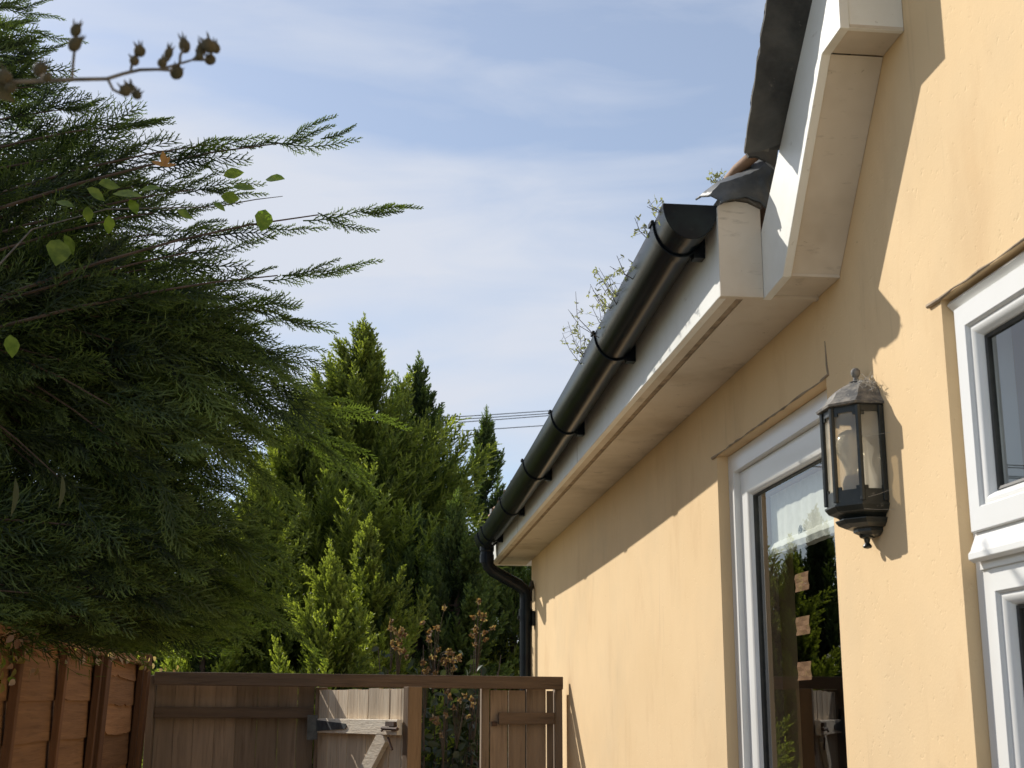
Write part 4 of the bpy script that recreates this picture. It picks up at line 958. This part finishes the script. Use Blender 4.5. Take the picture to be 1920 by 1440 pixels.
def cluster(px, py, n, sx_, sy_):
    q = av(PY(px, py, SY-.5))
    for k in range(n):
        c_ = q+np.array([r.normal(0, sx_), r.normal(0, .05), r.normal(0, sy_)])
        br = MB().tube([Vector(q+np.array([0, .12, -.25])), Vector((q+c_)/2+np.array([0, .06, -.02])), Vector(c_)], [.003, .002, .0015], 4, cap=False)
        it = [(c_, r.normal(0, 1, 3)+np.array([0, -.4, -.2]), r.normal(0, 1, 3), r.uniform(.012, .028), .015, r.random()**2) for j in range(14)]
        V, F, T = leafmesh(it); o = np_mesh('flower_head', V, F, F_seed, sh, T); br.build('flower_stalk', M_twig, o, fix=False)
for a_ in ((748, 1200, 11, .035, .05), (815, 1215, 16, .05, .07), (845, 1235, 8, .04, .04), (897, 1178, 14, .035, .06), (800, 1260, 7, .03, .02), (860, 1320, 8, .05, .03), (835, 1350, 5, .04, .03), (735, 1175, 5, .03, .03)): cluster(*a_)

# ---- rambling rose threaded through the cypress: broad back-lit leaves
rs = empty('rambling_plant', (-1.3, 2.8, 0), 'rambling plant whose broad backlit green leaves show among the cypress sprays', 'climbing plant')
st = MB()
pth = [Vector((-1.4, 2.9, 0)), Vector((-1.25, 2.95, 1.2)), Vector((-1.1, 2.95, 2.2)), PY(60, 430, 3.2), PY(200, 392, 3.2), PY(400, 388, 3.15), PY(480, 374, 3.1), PY(530, 368, 3.05)]
st.tube(pth, [.007, .006, .004, .0022, .0018, .0016, .0013, .0008], 7); so_ = st.build('stem', M_stem, rs, smooth=True)
r = np.random.default_rng(3)
leaves = [(515,333,.05,0),(495,410,.06,-1.6),(435,325,.045,.3),(455,350,.05,.2),(180,362,.045,-.4),(205,345,.05,.2),(235,362,.06,.1),(110,470,.08,-1.4),(165,400,.035,-1.4),(205,420,.04,-1.5),(280,352,.045,.2),(250,385,.035,-1.0),(410,385,.03,-.5),(430,370,.04,0),(22,645,.05,-1.3),(345,400,.035,-.3),(130,455,.05,-1.0),(120,380,.04,-.2)]
for (px, py, l, an) in leaves:
    c_ = av(PY(px, py, 3.12+r.normal(0, .10))); d = np.array([math.cos(an), r.normal(0, .25), math.sin(an)]); it = [(c_-d*l*.5, d, np.array([.3, -.8+r.normal(0, .2), .5+r.normal(0, .3)]), l*1.15, l*.78, r.random()*.15)]
    V, F, T = leafmesh(it, .06); np_mesh('leaf', V, F, F_leaf, rs, T)
it = []
c_ = av(PY(308, 312, 3.1))
for an, l in ((1.7, .042), (2.7, .035), (.3, .03), (1.2, .03)): it.append((c_, np.array([math.cos(an), -.1, math.sin(an)]), np.array([.1, -.9, .3]), l, l*.4, .2))
V, F, T = leafmesh(it, .05); o = np_mesh('young_leaves', V, F, F_red, rs, T)
for (px, py, l) in ((28, 930, .085), (116, 925, .075)):
    c_ = av(PY(px, py-35, 2.95)); V, F, T = leafmesh([(c_, np.array([.12, 0, -1.]), np.array([.9, -.5, .1]), l, l*.22, .6)], .25); np_mesh('leaf', V, F, F_shrub, rs, T)
it = []
c0_ = av(PY(655, 362, 2.88))
# ---- leafy trails lying on the left fence top
iv = empty('trailing_plant', (LX+.02, 3.9, FZ), 'trailing stems with green and withered leaves hanging over the left fence top', 'climbing plant')
it = []; it2 = []
for (px, py, n) in ((15, 1235, 10), (5, 1275, 7), (60, 1185, 16), (105, 1180, 8), (25, 1195, 16), (75, 1215, 6), (65, 1258, 4), (140, 1225, 6), (230, 1232, 10), (270, 1238, 14), (200, 1228, 6), (320, 1247, 6), (165, 1222, 8)):
    for k in range(n):
        p = av(PX(px+r.normal(0, 13), py+r.normal(0, 8), LX+.055+r.uniform(-.02, .03)))
        q = (p, np.array([r.normal(0, .4), r.normal(0, .7), -.8+r.normal(0, .4)]), np.array([1, -.6, .3])+r.normal(0, .4, 3), r.uniform(.018, .038), r.uniform(.012, .022), r.random())
        (it if r.random() < (.75 if px < 20 else .25) else it2).append(q)
V, F, T = leafmesh(it); np_mesh('leaves', V, F, F_leaf, iv, T); V, F, T = leafmesh(it2); np_mesh('withered_leaves', V, F, F_seed, iv, T)

# ---- foreground bud stem, out of focus
FD = .95
fs_ = empty('budding_stem', tuple(PY(-60, 153, FD)), 'out of focus stem of round brown green buds crossing the sky at upper left', 'flower stem')
def fp_(px, py, dd=0): return PY(px, py, FD+dd)
g = MB(); g.tube([fp_(-400, 260, .05), fp_(-120, 165), fp_(20, 154), fp_(80, 151), fp_(140, 149), fp_(200, 148), fp_(232, 138), fp_(262, 131), fp_(300, 130), fp_(335, 120), fp_(362, 112)], [.0022, .002, .0018, .0017, .0016, .0015, .0014, .0013, .0012, .0010, .0008], 8)
for pp in ([(135, 150), (137, 120), (140, 92)], [(203, 150), (212, 168), (228, 176)], [(245, 134), (248, 118), (256, 105)], [(302, 130), (304, 118), (312, 104)], [(337, 118), (338, 104), (345, 92)], [(362, 112), (376, 100), (388, 92)], [(362, 112), (378, 112), (388, 112)], [(262, 131), (290, 130), (325, 132)], [(75, 151), (78, 140)]):
    g.tube([fp_(*q) for q in pp], [.0011]*len(pp), 7)
# root it to the ground well to the left
g.tube([fp_(-400, 260, .05), fp_(-900, 900, .1), Vector((-.75, .9, 0))], [.0022, .0035, .005], 8)
g.build('stem', M_stem, fs_, smooth=True)
random.seed(8)
buds = [(140,83,13,16),(142,57,11,14),(262,96,12,12),(252,114,10,11),(316,100,9,13),(304,118,10,10),(346,86,12,16),(331,136,14,15),(378,92,11,12),(392,86,13,16),(404,90,10,12),(394,112,12,11),(374,106,9,9),(235,170,12,12),(246,166,9,11),(256,178,11,9),(75,130,14,16),(88,146,9,9),(8,146,16,17),(20,165,12,10)]
for (px, py, rx_, ry_) in buds:
    c_ = fp_(px, py, random.uniform(-.012, .012)); sx2 = rx_*FD/FPX; sz2 = ry_*FD/FPX
    g = MB(); g.lathe((0, 0, 0), [(0, -1), (.5, -.86), (.85, -.5), (1, 0), (.88, .45), (.6, .8), (.25, 1.0), (0, 1.08)], 12)
    ax_ = Vector((random.uniform(-.6, .6), random.uniform(-.3, .3), 1)).normalized(); qt = Vector((0, 0, 1)).rotation_difference(ax_)
    g.v = [tuple(c_ + qt @ Vector((v[0]*sx2, v[1]*sx2, v[2]*sz2))) for v in g.v]
    for k in range(4):
        a_ = k*1.6+random.random(); d0 = qt @ Vector((math.cos(a_)*.55*sx2, math.sin(a_)*.55*sx2, .8*sz2)); d1 = qt @ Vector((math.cos(a_)*.9*sx2, math.sin(a_)*.9*sx2, 1.7*sz2))
        g.tube([c_+d0, c_+(d0+d1)*.5, c_+d1], [.0009, .0006, .0001], 5)
    g.build('bud', F_bud, fs_, smooth=True)
c_ = av(fp_(5, 165)); V, F, T = leafmesh([(c_+np.array([-.02, 0, 0]), np.array([1., 0, -.2]), np.array([0, -.8, .6]), .03, .022, 0)], .1); np_mesh('leaf', V, F, F_bud, fs_, T)

# ---- weeds in the gutter
r = np.random.default_rng(15)
def weed(y, h, n, label, seed, spread=.05):
    r = np.random.default_rng(seed); x = .640+.02*r.random(); z = gzf2(y)-.035
    e_ = empty('gutter_weed', (x, y, z), label, 'weed', 'weeds rooted in the gutter'); sm = MB(); it = []
    for k in range(n):
        b0_ = np.array([x+r.normal(0, .012), y+r.normal(0, spread*.5), z]); tp = b0_+np.array([-.03-.05*r.random(), r.normal(0, spread), (.045+h*r.uniform(.4, 1))]); md_ = (b0_+tp)/2+r.normal(0, .012, 3)
        sm.tube([Vector(b0_), Vector(md_), Vector(tp)], [.0014, .001, .0006], 4, cap=False)
        for j in range(5):
            u = r.uniform(.45, 1.0); p = (md_+(tp-md_)*(u*2-1)) if u > .5 else b0_+(md_-b0_)*u*2
            tw = p+r.normal(0, .012, 3); sm.tube([Vector(p), Vector(tw)], .0005, 3, cap=False)
            for q in range(4): it.append((tw, r.normal(0, 1, 3)+np.array([0, 0, -.3]), r.normal(0, 1, 3), r.uniform(.006, .014), r.uniform(.003, .0055), r.random()))
    V, F, T = leafmesh(it); np_mesh('leaves', V, F, F_weed, e_, T); sm.build('stems', M_twig, e_, fix=False)
def wy(px, py): return PX(px, py, .620).y
weed(wy(1180, 510), .02, 3, 'uppermost small weed tuft against the gutter lip below the stop end', 1)
weed(wy(1150, 560), .06, 7, 'leafy silvery weed leaning out of the middle of the gutter', 2, .05)
weed(wy(1125, 610), .11, 7, 'tall twiggy weed above the second gutter bracket', 3, .06)
weed(wy(1090, 675), .075, 9, 'lowest spreading weed hanging left of the gutter with bare twigs', 4, .05)
weed(gy0+.03, .004, 2, 'tiny sprig peeping over the gutter stop end', 5, .01)
weed(gy0+.20, .03, 3, 'weed sprig with drooping leaves behind the stop end', 6, .03)
r = np.random.default_rng(4)
e_ = empty('roof_weed', tuple(PY(1345, 352, EY0+.15)), 'single sprig growing beside the lead flashing at the foot of the steep roof', 'weed'); sm = MB(); it = []
q0 = av(PY(1352, 362, EY0+.14))
for k in range(5):
    tp = av(PY(1342+r.normal(0, 12), 332+r.normal(0, 6), EY0+.14)); sm.tube([Vector(q0), Vector((q0+tp)/2), Vector(tp)], [.0012, .001, .0006], 4)
    for j in range(14): it.append((tp+r.normal(0, .007, 3), r.normal(0, 1, 3), r.normal(0, 1, 3), .011, .004, r.random()))
V, F, T = leafmesh(it); np_mesh('leaves', V, F, F_weed, e_, T); sm.build('stems', M_twig, e_, fix=False)

# ---- overhead cables far behind
for i, (ya_, yb_, lab) in enumerate(((784, 771, 'topmost'), (789, 776, 'second'), (795, 780, 'third'), (811, 798, 'lowest'))):
    a_ = PY(820, ya_, 32); b_ = PY(1025, yb_, 34); d = (b_-a_); g = MB()
    pts = [a_+d*t_ - Vector((0, 0, 1))*(-.0016*((t_-.5)*d.length)**2) for t_ in np.linspace(-6, 7, 27)]
    o = g.tube(pts, .011, 6).build('overhead_cable', M_cable, None, smooth=True); tag(o, lab+' of the four thin overhead cables crossing the sky behind the trees', 'cable', 'overhead cables')
